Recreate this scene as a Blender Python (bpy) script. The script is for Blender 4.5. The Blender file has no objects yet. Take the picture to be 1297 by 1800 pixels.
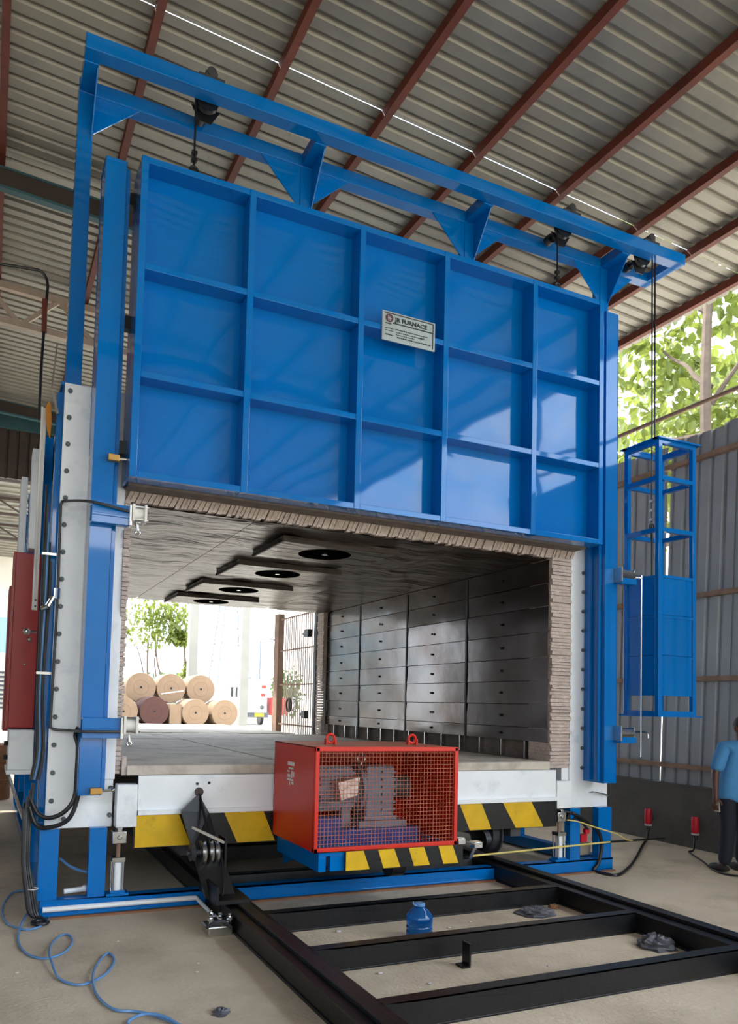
import bpy, bmesh, math, random
from mathutils import Vector, Matrix
random.seed(7)
D = bpy.data
scene = bpy.context.scene
col = scene.collection

# ------------------------------------------------------------------ camera
IW, IH = 1297.0, 1800.0
YAW, PITCH, ROLL = [math.radians(a) for a in (23.9495, 3.2098, 1.5455)]
FPX, CX, CY = 1320.38, 563.47, 1163.63
def cam_axes():
    f = Vector((math.sin(YAW)*math.cos(PITCH), math.cos(YAW)*math.cos(PITCH), math.sin(PITCH)))
    r = Vector((math.cos(YAW), -math.sin(YAW), 0)); u = r.cross(f)
    return math.cos(ROLL)*r + math.sin(ROLL)*u, -math.sin(ROLL)*r + math.cos(ROLL)*u, f
cr, cu, cf = cam_axes()
cam_d = D.cameras.new('camera'); cam = D.objects.new('camera', cam_d); col.objects.link(cam)
cam_d.sensor_fit = 'HORIZONTAL'; cam_d.sensor_width = 36.0
cam_d.lens = FPX/IW*36.0
cam_d.shift_x = (IW/2-CX)/IW; cam_d.shift_y = (CY-IH/2)/IW
cam_d.clip_end = 600
m = Matrix.Identity(4)
for i in range(3):
    m[i][0], m[i][1], m[i][2] = cr[i], cu[i], -cf[i]
m.translation = (0, 0, 1.65)
cam.matrix_world = m
scene.camera = cam

# ------------------------------------------------------------------ world, sun, exposure
world = D.worlds.new('sky'); scene.world = world; world.use_nodes = True
wn = world.node_tree; wn.nodes.clear()
wo = wn.nodes.new('ShaderNodeOutputWorld'); wb = wn.nodes.new('ShaderNodeBackground')
wt = wn.nodes.new('ShaderNodeTexCoord'); wx = wn.nodes.new('ShaderNodeTexNoise'); wr = wn.nodes.new('ShaderNodeValToRGB')
wx.inputs['Scale'].default_value = 3.2; wx.inputs['Detail'].default_value = 7; wx.inputs['Roughness'].default_value = .55
wr.color_ramp.elements[0].position = .40; wr.color_ramp.elements[0].color = (.50, .72, 1.0, 1)
wr.color_ramp.elements[1].position = .56; wr.color_ramp.elements[1].color = (1, 1, 1, 1)
wn.links.new(wt.outputs['Generated'], wx.inputs['Vector']); wn.links.new(wx.outputs['Fac'], wr.inputs['Fac'])
wn.links.new(wr.outputs['Color'], wb.inputs['Color']); wn.links.new(wb.outputs['Background'], wo.inputs['Surface'])
wb.inputs['Strength'].default_value = 3.6
sun_d = D.lights.new('sun', 'SUN'); sun = D.objects.new('sun', sun_d); col.objects.link(sun)
sun_d.energy = 5.0; sun_d.angle = math.radians(1.0); sun_d.color = (1, .95, .86)
sun.rotation_euler = Vector((.5, -.5, -.80)).to_track_quat('-Z', 'Y').to_euler()
vs = scene.view_settings
scene.display_settings.display_device = 'sRGB'
vs.view_transform = 'Standard'; vs.look = 'None'; vs.gamma = 1.0; vs.use_curve_mapping = False
vs.exposure = 0.95

# ------------------------------------------------------------------ materials
def s2l(c):
    return tuple(((v/255)/12.92 if v/255 <= .04045 else ((v/255+.055)/1.055)**2.4) for v in c) + (1,)
def mat(name, rgb, rough=.5, metal=0., var=.12, vscale=4., bump=0., bscale=20., spec=.5, coat=0., stretch=None, trans=0., dirt=None):
    M = D.materials.new(name); M.use_nodes = True; nt = M.node_tree
    b = nt.nodes['Principled BSDF']; N = nt.nodes; L = nt.links
    b.inputs['Roughness'].default_value = rough; b.inputs['Metallic'].default_value = metal
    b.inputs['Specular IOR Level'].default_value = spec; b.inputs['Coat Weight'].default_value = coat
    b.inputs['Transmission Weight'].default_value = trans
    c = s2l(rgb)
    tc = N.new('ShaderNodeTexCoord'); src = tc.outputs['Object']
    if stretch:
        mp = N.new('ShaderNodeMapping'); mp.inputs['Scale'].default_value = stretch; L.new(src, mp.inputs['Vector']); src = mp.outputs['Vector']
    nz = N.new('ShaderNodeTexNoise'); nz.inputs['Scale'].default_value = vscale; nz.inputs['Detail'].default_value = 6
    L.new(src, nz.inputs['Vector'])
    rp = N.new('ShaderNodeValToRGB'); e = rp.color_ramp.elements
    e[0].position = .3; e[1].position = .7
    e[0].color = tuple(v*(1-var) for v in c[:3])+(1,); e[1].color = tuple(min(1, v*(1+var)) for v in c[:3])+(1,)
    L.new(nz.outputs['Fac'], rp.inputs['Fac']); out = rp.outputs['Color']
    if dirt:
        n2 = N.new('ShaderNodeTexNoise'); n2.inputs['Scale'].default_value = dirt[1]; n2.inputs['Detail'].default_value = 8; n2.inputs['Roughness'].default_value = .65
        L.new(src, n2.inputs['Vector'])
        r2 = N.new('ShaderNodeValToRGB'); r2.color_ramp.elements[0].position = dirt[2]; r2.color_ramp.elements[1].position = dirt[3]
        L.new(n2.outputs['Fac'], r2.inputs['Fac'])
        mx = N.new('ShaderNodeMix'); mx.data_type = 'RGBA'
        L.new(r2.outputs['Color'], mx.inputs['Factor']); L.new(out, mx.inputs['A']); mx.inputs['B'].default_value = s2l(dirt[0]); out = mx.outputs['Result']
    L.new(out, b.inputs['Base Color'])
    if bump:
        n3 = N.new('ShaderNodeTexNoise'); n3.inputs['Scale'].default_value = bscale; n3.inputs['Detail'].default_value = 5
        L.new(src, n3.inputs['Vector'])
        bp = N.new('ShaderNodeBump'); bp.inputs['Strength'].default_value = bump; bp.inputs['Distance'].default_value = .03
        L.new(n3.outputs['Fac'], bp.inputs['Height']); L.new(bp.outputs['Normal'], b.inputs['Normal'])
    return M
M = {}
M['blue'] = mat('blue_enamel', (0, 112, 192), .35, 0, .06, 1.5, .012, 3, .02, coat=.85, dirt=((4, 118, 192), 5, .62, .85))
M['blue'].node_tree.nodes['Principled BSDF'].inputs['Coat Roughness'].default_value = .05
M['blue'].node_tree.nodes['Principled BSDF'].inputs['Coat IOR'].default_value = 1.52
M['black'] = mat('black_paint', (17, 18, 21), .38, 0, .35, 6, .05, 40)
M['darkgrey'] = mat('dark_grey_paint', (62, 64, 68), .5, 0, .3, 5)
M['silver'] = mat('aluminium_paint', (244, 248, 250), .42, .05, .04, 3, .03, 30, dirt=((190, 202, 210), 2.5, .55, .85))
M['yellow'] = mat('yellow_paint', (222, 178, 8), .45, 0, .10, 8, 0, 0, .5, dirt=((150, 118, 20), 9, .62, .85))
M['red'] = mat('red_enamel', (214, 38, 18), .38, 0, .07, 3)
M['redcab'] = mat('cabinet_red', (158, 28, 26), .32, 0, .10, 2)
M['dustyred'] = mat('dusty_red', (190, 112, 84), .65, 0, .15, 6)
M['motorgrey'] = mat('motor_grey', (112, 116, 128), .5, .1, .12, 8)
M['motorblue'] = mat('motor_blue', (30, 52, 118), .4, 0, .1, 6)
M['foil'] = mat('foil_cover', (205, 185, 178), .3, .6, .1, 10, .4, 14)
M['steel'] = mat('bright_steel', (196, 196, 194), .27, 1., .12, 5)
M['chrome'] = mat('chrome', (215, 220, 225), .14, 1., .05, 5)
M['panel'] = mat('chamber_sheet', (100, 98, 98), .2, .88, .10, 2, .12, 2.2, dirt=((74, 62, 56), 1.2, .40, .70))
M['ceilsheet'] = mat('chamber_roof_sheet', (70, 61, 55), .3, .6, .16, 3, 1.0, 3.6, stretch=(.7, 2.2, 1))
M['fibre'] = mat('ceramic_fibre', (202, 186, 176), .95, 0, .14, 14, .5, 40)
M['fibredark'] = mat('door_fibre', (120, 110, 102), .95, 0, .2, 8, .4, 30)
M['castable'] = mat('hearth_castable', (204, 194, 180), .8, 0, .10, 2.5, .25, 8, .2, dirt=((140, 128, 116), 3, .5, .8))
M['concrete'] = mat('floor_concrete', (208, 192, 168), .85, 0, .10, 1.3, .25, 35, .3, dirt=((158, 142, 122), 1.1, .48, .80))
M['yard'] = mat('yard_ground', (190, 180, 162), .95, 0, .12, .5)
M['roofsheet'] = mat('roof_sheet', (150, 145, 134), .40, .35, .10, 1.5, .04, 8, dirt=((92, 92, 92), .55, .50, .80))
M['wallsheet'] = mat('wall_sheet', (150, 152, 156), .45, .25, .08, 2)
M['oxide'] = mat('red_oxide', (108, 48, 32), .6, 0, .22, 3)
M['rail_brown'] = mat('rusty_brown', (138, 110, 92), .75, 0, .2, 6)
M['rafter'] = mat('rafter_brown', (70, 58, 52), .6, 0, .15, 3)
M['teal'] = mat('teal_paint', (58, 98, 104), .55, 0, .12, 4)
M['cream'] = mat('cream_steel', (190, 170, 152), .6, 0, .12, 5)
M['plinth'] = mat('plinth_render', (88, 84, 80), .9, 0, .15, 3, .3, 18)
M['rubber'] = mat('black_rubber', (20, 20, 24), .35, 0, .2, 10)
M['bluehose'] = mat('blue_tube', (100, 150, 205), .2, 0, .08, 10, spec=.6)
M['copper'] = mat('brown_strip', (140, 96, 66), .7, 0, .2, 8)
M['orange'] = mat('orange_paint', (205, 130, 30), .5, 0, .1, 8)
M['brass'] = mat('brass', (190, 150, 90), .3, .9, .1, 8)
M['plugred'] = mat('plug_red', (205, 28, 48), .35, 0, .08, 10)
M['white'] = mat('white_paint', (232, 230, 224), .5, 0, .05, 4)
M['plate'] = mat('nameplate_aluminium', (176, 190, 192), .4, .3, .05, 10)
M['ink'] = mat('black_ink', (30, 36, 44), .6, 0, .05, 10)
M['logo'] = mat('logo_maroon', (92, 54, 66), .5, 0, .1, 30)
M['paper'] = mat('roll_paper', (128, 104, 80), .8, 0, .10, 2)
M['paperdark'] = mat('roll_brown', (70, 38, 30), .8, 0, .12, 2)
M['wood'] = mat('timber', (176, 146, 108), .8, 0, .15, 6)
M['leaf'] = mat('leaf_green', (92, 106, 44), .45, 0, .30, 2.5)
M['leafdark'] = mat('leaf_dark', (58, 84, 44), .5, 0, .3, 1.2)
M['bark'] = mat('bark', (92, 78, 66), .9, 0, .2, 6, .4, 12)
M['skin'] = mat('skin_brown', (88, 56, 44), .5, 0, .06, 6)
M['shirt'] = mat('shirt_blue', (72, 138, 190), .85, 0, .08, 5, .35, 7)
M['trousers'] = mat('trousers_navy', (26, 30, 44), .85, 0, .12, 6, .2, 8)
M['hair'] = mat('hair_black', (16, 14, 14), .6, 0, .2, 30)
M['shoe'] = mat('shoe_dark', (40, 36, 34), .6, 0, .1, 8)
M['bottle'] = mat('bottle_blue', (28, 120, 205), .08, 0, .05, 5, .1, 12, trans=.72)
M['glass'] = mat('window_glass', (140, 170, 190), .05, 0, .05, 2, spec=.8)
M['bag'] = mat('grey_plastic', (92, 92, 98), .35, 0, .2, 12)
M['stone'] = mat('pale_chip', (196, 190, 182), .8, 0, .1, 12)
M['pylon'] = mat('galvanised', (104, 110, 116), .6, .3, .06, 1)
M['column'] = mat('grey_column', (124, 122, 114), .7, 0, .08, 1)
M['truck'] = mat('truck_white', (150, 154, 158), .4, 0, .05, 1)
M['ring'] = mat('roll_ring', (112, 90, 68), .8, 0, .05, 2)
M['portshade'] = mat('port_shade_black', (12, 11, 11), 1.0, 0, .2, 6, spec=0)  # matte black, the shade inside the fan openings put into colour
M['pale'] = mat('pale_cladding', (214, 208, 196), .7, 0, .06, 1)
M['skyblue'] = mat('light_blue_cladding', (150, 198, 222), .7, 0, .06, 1)
M['yellowrod'] = mat('pale_yellow_rod', (224, 205, 120), .4, 0, .08, 10)
for k in ('leaf', 'leafdark'):
    b = M[k].node_tree.nodes['Principled BSDF']; b.inputs['Subsurface Weight'].default_value = 0
    nt = M[k].node_tree; tr = nt.nodes.new('ShaderNodeBsdfTranslucent'); mx = nt.nodes.new('ShaderNodeMixShader'); mx.inputs[0].default_value = .45
    tr.inputs['Color'].default_value = s2l((140, 150, 66) if k == 'leaf' else (90, 115, 60))
    o = nt.nodes['Material Output']; nt.links.new(b.outputs[0], mx.inputs[1]); nt.links.new(tr.outputs[0], mx.inputs[2]); nt.links.new(mx.outputs[0], o.inputs['Surface'])

# ------------------------------------------------------------------ mesh helpers
class MB:
    def __init__(s): s.v = []; s.f = []; s.sm = []
    def add(s, vs, fs, smooth=False):
        o = len(s.v); s.v += [Vector(p) for p in vs]; s.f += [tuple(i+o for i in f) for f in fs]; s.sm += [smooth]*len(fs); return s
    def box(s, x0, x1, y0, y1, z0, z1):
        return s.add([(x0,y0,z0),(x1,y0,z0),(x1,y1,z0),(x0,y1,z0),(x0,y0,z1),(x1,y0,z1),(x1,y1,z1),(x0,y1,z1)],
                     [(0,3,2,1),(4,5,6,7),(0,1,5,4),(1,2,6,5),(2,3,7,6),(3,0,4,7)])
    def bar(s, p0, p1, w, h=None, up=(0,0,1)):
        h = w if h is None else h
        p0, p1 = Vector(p0), Vector(p1); d = (p1-p0).normalized(); up = Vector(up)
        if abs(d.dot(up)) > .95: up = Vector((0,1,0)) if abs(d.y) < .9 else Vector((1,0,0))
        r = d.cross(up).normalized(); u = r.cross(d)
        a, b = r*w/2, u*h/2
        return s.add([p0-a-b,p0+a-b,p0+a+b,p0-a+b,p1-a-b,p1+a-b,p1+a+b,p1-a+b],
                     [(0,1,2,3),(7,6,5,4),(0,4,5,1),(1,5,6,2),(2,6,7,3),(3,7,4,0)])
    def cyl(s, p0, p1, r, n=16, r1=None, cap=True):
        r1 = r if r1 is None else r1
        p0, p1 = Vector(p0), Vector(p1); d = (p1-p0).normalized()
        a = d.orthogonal().normalized(); b = d.cross(a)
        ring = [(a*math.cos(2*math.pi*i/n)+b*math.sin(2*math.pi*i/n)) for i in range(n)]
        s.add([p0+q*r for q in ring]+[p1+q*r1 for q in ring], [(i,(i+1)%n,n+(i+1)%n,n+i) for i in range(n)], True)
        if cap:
            s.add([p0+q*r for q in ring], [tuple(range(n))[::-1]]); s.add([p1+q*r1 for q in ring], [tuple(range(n))])
        return s
    def tube(s, pts, r, n=8, smooth=True, radii=None):
        P = [Vector(p) for p in pts]
        if smooth and len(P) > 2:
            Q = []
            for i in range(len(P)-1):
                a, b, c, d = P[max(i-1,0)], P[i], P[i+1], P[min(i+2,len(P)-1)]
                for k in range(5):
                    t = k/5
                    Q.append(.5*((2*b)+(c-a)*t+(2*a-5*b+4*c-d)*t*t+(3*b-a-3*c+d)*t**3))
            Q.append(P[-1]); 
            if radii: radii = [radii[min(int(i/5), len(radii)-1)]+(radii[min(int(i/5)+1, len(radii)-1)]-radii[min(int(i/5), len(radii)-1)])*((i%5)/5) for i in range(len(Q))]
            P = Q
        vs, fs = [], []; N = None
        for i, p in enumerate(P):
            t = (P[min(i+1,len(P)-1)]-P[max(i-1,0)]).normalized()
            N = t.orthogonal().normalized() if N is None else (N-t*N.dot(t)).normalized()
            B = t.cross(N); rr = radii[i] if radii else r
            vs += [p+(N*math.cos(2*math.pi*k/n)+B*math.sin(2*math.pi*k/n))*rr for k in range(n)]
        for i in range(len(P)-1):
            for k in range(n): fs.append((i*n+k, i*n+(k+1)%n, (i+1)*n+(k+1)%n, (i+1)*n+k))
        s.add(vs, fs, True); s.add(vs[:n], [tuple(range(n))[::-1]]); s.add(vs[-n:], [tuple(range(n))])
        return s
    def prism(s, poly, axis, a0, a1):
        def P(u, v, a): return {'x': (a,u,v), 'y': (u,a,v), 'z': (u,v,a)}[axis]
        n = len(poly)
        return s.add([P(u,v,a0) for u,v in poly]+[P(u,v,a1) for u,v in poly],
                     [tuple(range(n))[::-1], tuple(range(n,2*n))]+[(i,(i+1)%n,n+(i+1)%n,n+i) for i in range(n)])
    def lathe(s, prof, c, n=24, axis='z'):
        c = Vector(c); vs, fs = [], []
        for r, h in prof:
            for k in range(n):
                a = 2*math.pi*k/n; p = (r*math.cos(a), r*math.sin(a), h)
                if axis == 'x': p = (p[2], p[0], p[1])
                if axis == 'y': p = (p[0], p[2], p[1])
                vs.append(c+Vector(p))
        for i in range(len(prof)-1):
            for k in range(n): fs.append((i*n+k, i*n+(k+1)%n, (i+1)*n+(k+1)%n, (i+1)*n+k))
        return s.add(vs, fs, True)
    def torus(s, c, R, r, axis='y', n=20, k=8):
        c = Vector(c); vs, fs = [], []
        for i in range(n):
            a = 2*math.pi*i/n
            for j in range(k):
                b = 2*math.pi*j/k; p = ((R+r*math.cos(b))*math.cos(a), (R+r*math.cos(b))*math.sin(a), r*math.sin(b))
                if axis == 'x': p = (p[2], p[0], p[1])
                if axis == 'y': p = (p[0], p[2], p[1])
                vs.append(c+Vector(p))
        for i in range(n):
            for j in range(k): fs.append((i*k+j, ((i+1)%n)*k+j, ((i+1)%n)*k+(j+1)%k, i*k+(j+1)%k))
        return s.add(vs, fs, True)
    def ball(s, c, r, n=12, m=8, sc=(1,1,1)):
        c = Vector(c); vs, fs = [], []
        for i in range(m+1):
            a = math.pi*i/m
            for k in range(n):
                b = 2*math.pi*k/n
                vs.append(c+Vector((r*sc[0]*math.sin(a)*math.cos(b), r*sc[1]*math.sin(a)*math.sin(b), r*sc[2]*math.cos(a))))
        for i in range(m):
            for k in range(n): fs.append((i*n+k, (i+1)*n+k, (i+1)*n+(k+1)%n, i*n+(k+1)%n))
        return s.add(vs, fs, True)
    def mesh(s, name, off=(0,0,0)):
        me = D.meshes.new(name); off = Vector(off)
        me.from_pydata([tuple(v-off) for v in s.v], [], s.f)
        bm = bmesh.new(); bm.from_mesh(me); bmesh.ops.remove_doubles(bm, verts=bm.verts, dist=1e-5); 
        bmesh.ops.recalc_face_normals(bm, faces=bm.faces); bm.to_mesh(me); bm.free()
        return me

ORG = {}
def org(o):
    return ORG.get(o.name, Vector((0,0,0))) if o else Vector((0,0,0))
def finish(o, parent, world_loc):
    col.objects.link(o); w = Vector(world_loc)
    if parent: o.parent = parent; o.location = w-org(parent)
    else: o.location = w
    ORG[o.name] = w
    return o
def tag(o, label=None, cat=None, group=None, kind=None):
    if label: o['label'] = label
    if cat: o['category'] = cat
    if group: o['group'] = group
    if kind: o['kind'] = kind
    return o
def thing(name, label, cat, loc, group=None):
    return tag(finish(D.objects.new(name, None), None, loc), label, cat, group)
def part(name, mb, material, parent=None, loc=None, bevel=0, smooth_angle=True):
    """one mesh object; geometry given in world coordinates"""
    w = Vector(loc) if loc is not None else (org(parent) if parent else Vector((0,0,0)))
    me = mb.mesh(name, w); me.materials.append(M[material])
    if any(mb.sm):
        me.polygons.foreach_set('use_smooth', [True]*len(me.polygons))
        me.set_sharp_from_angle(angle=math.radians(35))
    o = D.objects.new(name, me)
    if bevel:
        b = o.modifiers.new('bevel', 'BEVEL'); b.width = bevel; b.segments = 2; b.limit_method = 'ANGLE'
    return finish(o, parent, w)
def inst(name, me, parent, loc, rot=(0,0,0), scale=(1,1,1)):
    o = D.objects.new(name, me); o.rotation_euler = rot; o.scale = scale
    return finish(o, parent, loc)
def shared(name, mb, material):
    me = mb.mesh(name); me.materials.append(M[material])
    if any(mb.sm):
        me.polygons.foreach_set('use_smooth', [True]*len(me.polygons)); me.set_sharp_from_angle(angle=math.radians(35))
    return me
def text(name, body, size, material, parent, loc, rot, extrude=.001, align='LEFT', sx=1.0):
    c = D.curves.new(name, 'FONT'); c.body = body; c.size = size; c.extrude = extrude; c.offset = size*.035; c.align_x = align
    t = D.objects.new(name+'_tmp', c); col.objects.link(t); bpy.context.view_layer.update()
    me = D.meshes.new_from_object(t); D.objects.remove(t); me.name = name; me.materials.clear(); me.materials.append(M[material])
    return inst(name, me, parent, loc, rot, (sx, 1, 1))
def structure(o): o['kind'] = 'structure'; return o

# ================================================================== SETTING
floor = structure(part('floor', MB().box(-16, 8.2, -12, 17, -.1, 0), 'concrete'))
yard = structure(part('yard_ground', MB().box(-90, 150, 17, 260, -.12, -.01).box(8.2, 60, -30, 17, -.12, -.01).box(-40, 8.2, -24, -12, -.12, -.01).box(-60, -16, -12, 17, -.12, -.01), 'yard'))

# --- roof
SL = .06
def roofz(x): return 6.99+(8.05-x)*SL
ceil = structure(finish(D.objects.new('ceiling', None), None, (0, 5, 7)))
PER, NP = .173, 6
def roof_sheet_mesh(x0, x1):
    mb = MB(); prof = []
    for k in range(NP):
        y = k*PER; prof += [(y, 0), (y+.105, 0), (y+.123, .034), (y+.155, .034)]
    prof.append((NP*PER, 0)); prof.append((NP*PER+.05, .004))
    xs = [x0+(x1-x0)*i/6 for i in range(7)]
    vs = [(x, y, roofz(x)+z) for x in xs for y, z in prof]; n = len(prof)
    mb.add(vs, [(i*n+k, i*n+k+1, (i+1)*n+k+1, (i+1)*n+k) for i in range(6) for k in range(n-1)])
    return mb
rs = shared('roof_sheet', roof_sheet_mesh(-16, 8.35), 'roofsheet')
y = 6.0-16*NP*PER
while y < 15.7:
    inst('roof_sheet', rs, ceil, (0, y, 0)); y += NP*PER+(.0515 if abs(y+NP*PER-6.0) < .02 or abs(y+NP*PER-7.05) < .03 else 0)
PX = [-14, -12.9, -11.8, -10.7, -9.6, -8.4, -7.2, -6.0, -4.8, -3.6, -2.4, -1.25, -.11, 1.05, 2.15, 3.2, 4.23, 5.29, 6.40, 7.23, 8.1]
for x in PX:
    z = roofz(x)-.004
    part('purlin', MB().box(x-.035, x+.035, -10.5, 15.75, z-.10, z-.002), 'oxide', ceil)
# rafters under the purlins
for yy in (8.62, -.4, -10.3, 15.6):
    mb = MB()
    mb.prism([(-16, roofz(-16)-.12), (8.0, roofz(8.0)-.12), (8.0, roofz(8)-.34), (-16, roofz(-16)-.34)], 'y', yy-.01, yy+.01)
    r = part('rafter', mb, 'rafter', ceil)
    part('rafter_flange', MB().prism([(-16, roofz(-16)-.33), (8.0, roofz(8.0)-.33), (8.0, roofz(8)-.36), (-16, roofz(-16)-.36)], 'y', yy-.045, yy+.045)
         .prism([(-16, roofz(-16)-.105), (8.0, roofz(8.0)-.105), (8.0, roofz(8)-.125), (-16, roofz(-16)-.125)], 'y', yy-.02, yy+.02), 'teal', r)
# lattice girder hung under the roof
tb = lambda x: roofz(x)-.66
tr = tag(part('roof_truss', MB().bar((-10.9, 11.05, tb(-10.9)), (7.5, 11.05, tb(7.5)), .09, .09), 'cream', loc=(0, 11.05, 7)), 'cream lattice girder under the roof sheets behind the furnace', 'truss')
part('top_chord', MB().bar((-10.9, 11.05, roofz(-10.9)-.17), (7.5, 11.05, roofz(7.5)-.17), .09, .09), 'cream', tr)
for i in range(36):
    x = -10.8+i*.5; a = (x, 11.05, tb(x)); b = (x+.5, 11.05, roofz(x+.5)-.17)
    if i % 2: a, b = (x, 11.05, roofz(x)-.17), (x+.5, 11.05, tb(x+.5))
    if x < 7: part('web_bar', MB().bar(a, b, .05, .06), 'cream', tr)
# far beam with a sheet panel below, and its columns
part_fb = tag(part('end_beam', MB().box(-16, 8.1, 16.4, 16.55, 7.12, 7.42), 'teal', loc=(0, 16.45, 7.2)), kind='structure')
ew = structure(finish(D.objects.new('wall_far', None), None, (0, 16.5, 6.1)))
prof = []
wsm = MB(); P2 = []
for k in range(6): P2 += [(k*.2, 0), (k*.2+.13, 0), (k*.2+.15, .03), (k*.2+.18, .03)]
P2.append((1.2, 0))
wsm.add([(x, y_, z) for z in (0, 1.02) for x, y_ in P2], [(k, k+1, len(P2)+k+1, len(P2)+k) for k in range(len(P2)-1)])
wm = shared('end_sheet', wsm, 'rafter')
for k in range(20): inst('end_sheet', wm, ew, (-16+k*1.2, 16.5, 6.1))
wl = shared('end_sheet', MB().add([(x, y_, z) for z in (.02, 6.1) for x, y_ in P2], [(k, k+1, len(P2)+k+1, len(P2)+k) for k in range(len(P2)-1)]), 'rafter')
for k in range(9): inst('end_sheet', wl, ew, (-1.7-k*1.2, 16.5, 0))  # unseen full-height sheets, added to block light from the rear left
for x in (8.0, -4, -10, -16):
    structure(part('trim_column', MB().box(x-.09, x+.09, 16.3, 16.48, 0, 7.1), 'white'))
for x in (10.39, 13.5):
    structure(part('yard_column', MB().box(x-.24, x+.24, 39.7+x*.1, 40.2+x*.1, 0, 12), 'column'))

# --- unseen wall added opposite the open front: hides low sky, bounces light
structure(part('wall_opposite_added', MB().box(-40, 45, -24, -23.5, 0, 8.5), 'column'))
# --- left wall: unseen, added to block light and darken the left roof
lw = structure(finish(D.objects.new('wall_left_added', None), None, (-11, 3, 2.6)))
lsm = shared('wall_sheet', MB().add([(x, y_, z) for z in (0.02, 8.0) for y_, x in [(a*.19+b, c) for a in range(5) for b, c in ((0, 0), (.12, 0), (.14, .032), (.17, .032))]+[(.95, 0)]], [(k, k+1, 21+k+1, 21+k) for k in range(20)]), 'wallsheet')
for k in range(27): inst('wall_sheet', lsm, lw, (-11, -10.4+k*.96, 0))
for yy in (-10, -2, 6, 15): part('wall_post', MB().box(-11.1, -10.95, yy-.08, yy+.08, 0, 8.0), 'rafter', lw)

# --- right wall: plinth, sheets, rails
WX = 8.06
plin = structure(part('wall_right', MB().box(WX-.02, WX+.2, 2.2, 15.5, 0, .745), 'plinth'))
part('plinth_coping', MB().box(WX-.03, WX+.2, 2.2, 15.5, .745, .765), 'plinth', plin)
def wall_sheet(h, n, wedge=0):
    mb = MB(); pr = []
    for k in range(n): pr += [(k*.19, 0), (k*.19+.12, 0), (k*.19+.14, .032), (k*.19+.17, .032)]
    pr.append((n*.19, 0))
    vs = []
    for z in (0, h*.5, h):
        for yy, x in pr: vs.append((x, yy-(wedge*max(0, (z-h*.5)/(h*.5)) if 0 else 0), z))
    n2 = len(pr)
    return mb.add(vs, [(j*n2+k, j*n2+k+1, (j+1)*n2+k+1, (j+1)*n2+k) for j in range(2) for k in range(n2-1)])
ws_me = shared('wall_sheet', wall_sheet(4.50, 5), 'wallsheet')
for k in range(6): inst('wall_sheet', ws_me, plin, (WX+(.038 if k == 0 else .05), 7.205-.945*(k+1), (.70 if k == 0 else .755)+random.uniform(-.03, .0)), (.042 if k == 0 else 0, 0, 0))
for k in range(9): inst('wall_sheet', ws_me, plin, (WX+.07, 7.245+.94*k, (.72 if k == 0 else .755)+random.uniform(-.04, .0)), (.030 if k == 0 else 0, 0, 0))
for z in (.99, 2.09, 3.13, 4.87): part('wall_rail', MB().box(WX-.03, WX+.045, 1.8, 15.4, z-.03, z+.03), 'rail_brown', plin)
part('wall_rail', MB().cyl((WX, 1.8, 5.57), (WX, 15.4, 5.57), .028, 10), 'rail_brown', plin)
for yy in (1.9, 15.3): part('wall_post', MB().box(WX-.02, WX+.06, yy-.05, yy+.05, 0, 6.9), 'rail_brown', plin)

# ================================================================== FURNACE
fur = thing('bogie_hearth_furnace', 'large blue and silver industrial furnace with its chamber open', 'furnace', (3.25, 6.1, 0))
# base
part('base_beam', MB().box(.44, 6.06, 6.00, 6.03, .015, .135).box(.44, 6.06, 6.0, 6.10, .115, .135).box(.44, 6.06, 6.0, 6.10, .015, .03), 'blue', fur, bevel=.003)
for x in (.44, 5.94):
    part('base_beam', MB().box(x, x+.12, 6.10, 11.9, .015, .135), 'blue', fur)
for x0, x1 in ((.42, .558), (.78, .908), (5.875, 6.056), (5.50, 5.63)):
    part('base_post', MB().box(x0, x1, 6.01, 6.10, .135, .655).box(x0, x1, 6.01, 6.022, .135, .655), 'blue', fur, bevel=.004)
for x in (.44, 5.94):
    for yy in (7.4, 8.9, 10.4, 11.78): part('base_post', MB().box(x, x+.12, yy, yy+.12, .135, .655), 'blue', fur)
part('skirt_strip', MB().box(.50, 6.06, 5.955, 5.99, 0, .016), 'copper', fur)
# silver front plates
part('front_plate', MB().box(.455, .95, 6.09, 6.115, .65, 4.11), 'silver', fur, bevel=.003)
part('front_plate', MB().box(5.557, 6.07, 6.09, 6.115, .65, 4.11), 'silver', fur, bevel=.003)
part('header_plate', MB().box(.95, 5.557, 6.09, 6.115, 3.36, 4.11), 'silver', fur)
part('cover_strip', MB().box(.655, .69, 6.055, 6.09, .95, 3.55), 'white', fur, bevel=.004)
part('inner_strip', MB().box(.845, .955, 6.06, 6.09, 1.02, 2.3), 'silver', fur, bevel=.003)
bolt = MB().cyl((0, 0, 0), (0, -.014, 0), .019, 10).cyl((0, -.014, 0), (0, -.026, 0), .013, 6)
bme = shared('bolt', bolt, 'pylon')
for k in range(16): inst('bolt', bme, fur, (.495, 6.09, .86+k*.2125))
for k in range(11): inst('bolt', bme, fur, (5.715, 6.09, 1.06+k*.205))
for x, z in ((.59, .72), (.93, .74), (.93, .95)): inst('bolt', bme, fur, (x, 6.09, z))
# seal boxes beside the bogie
part('seal_box', MB().box(.965, 1.125, 5.98, 6.09, .655, .985), 'silver', fur, bevel=.006)
part('seal_box', MB().box(5.30, 5.49, 5.98, 6.09, .665, .94), 'silver', fur, bevel=.006)
part('pull_handle', MB().tube([(5.82, 6.09, .80), (5.84, 6.05, .81), (5.95, 6.05, .79), (6.04, 6.06, .77)], .011), 'chrome', fur)
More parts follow.
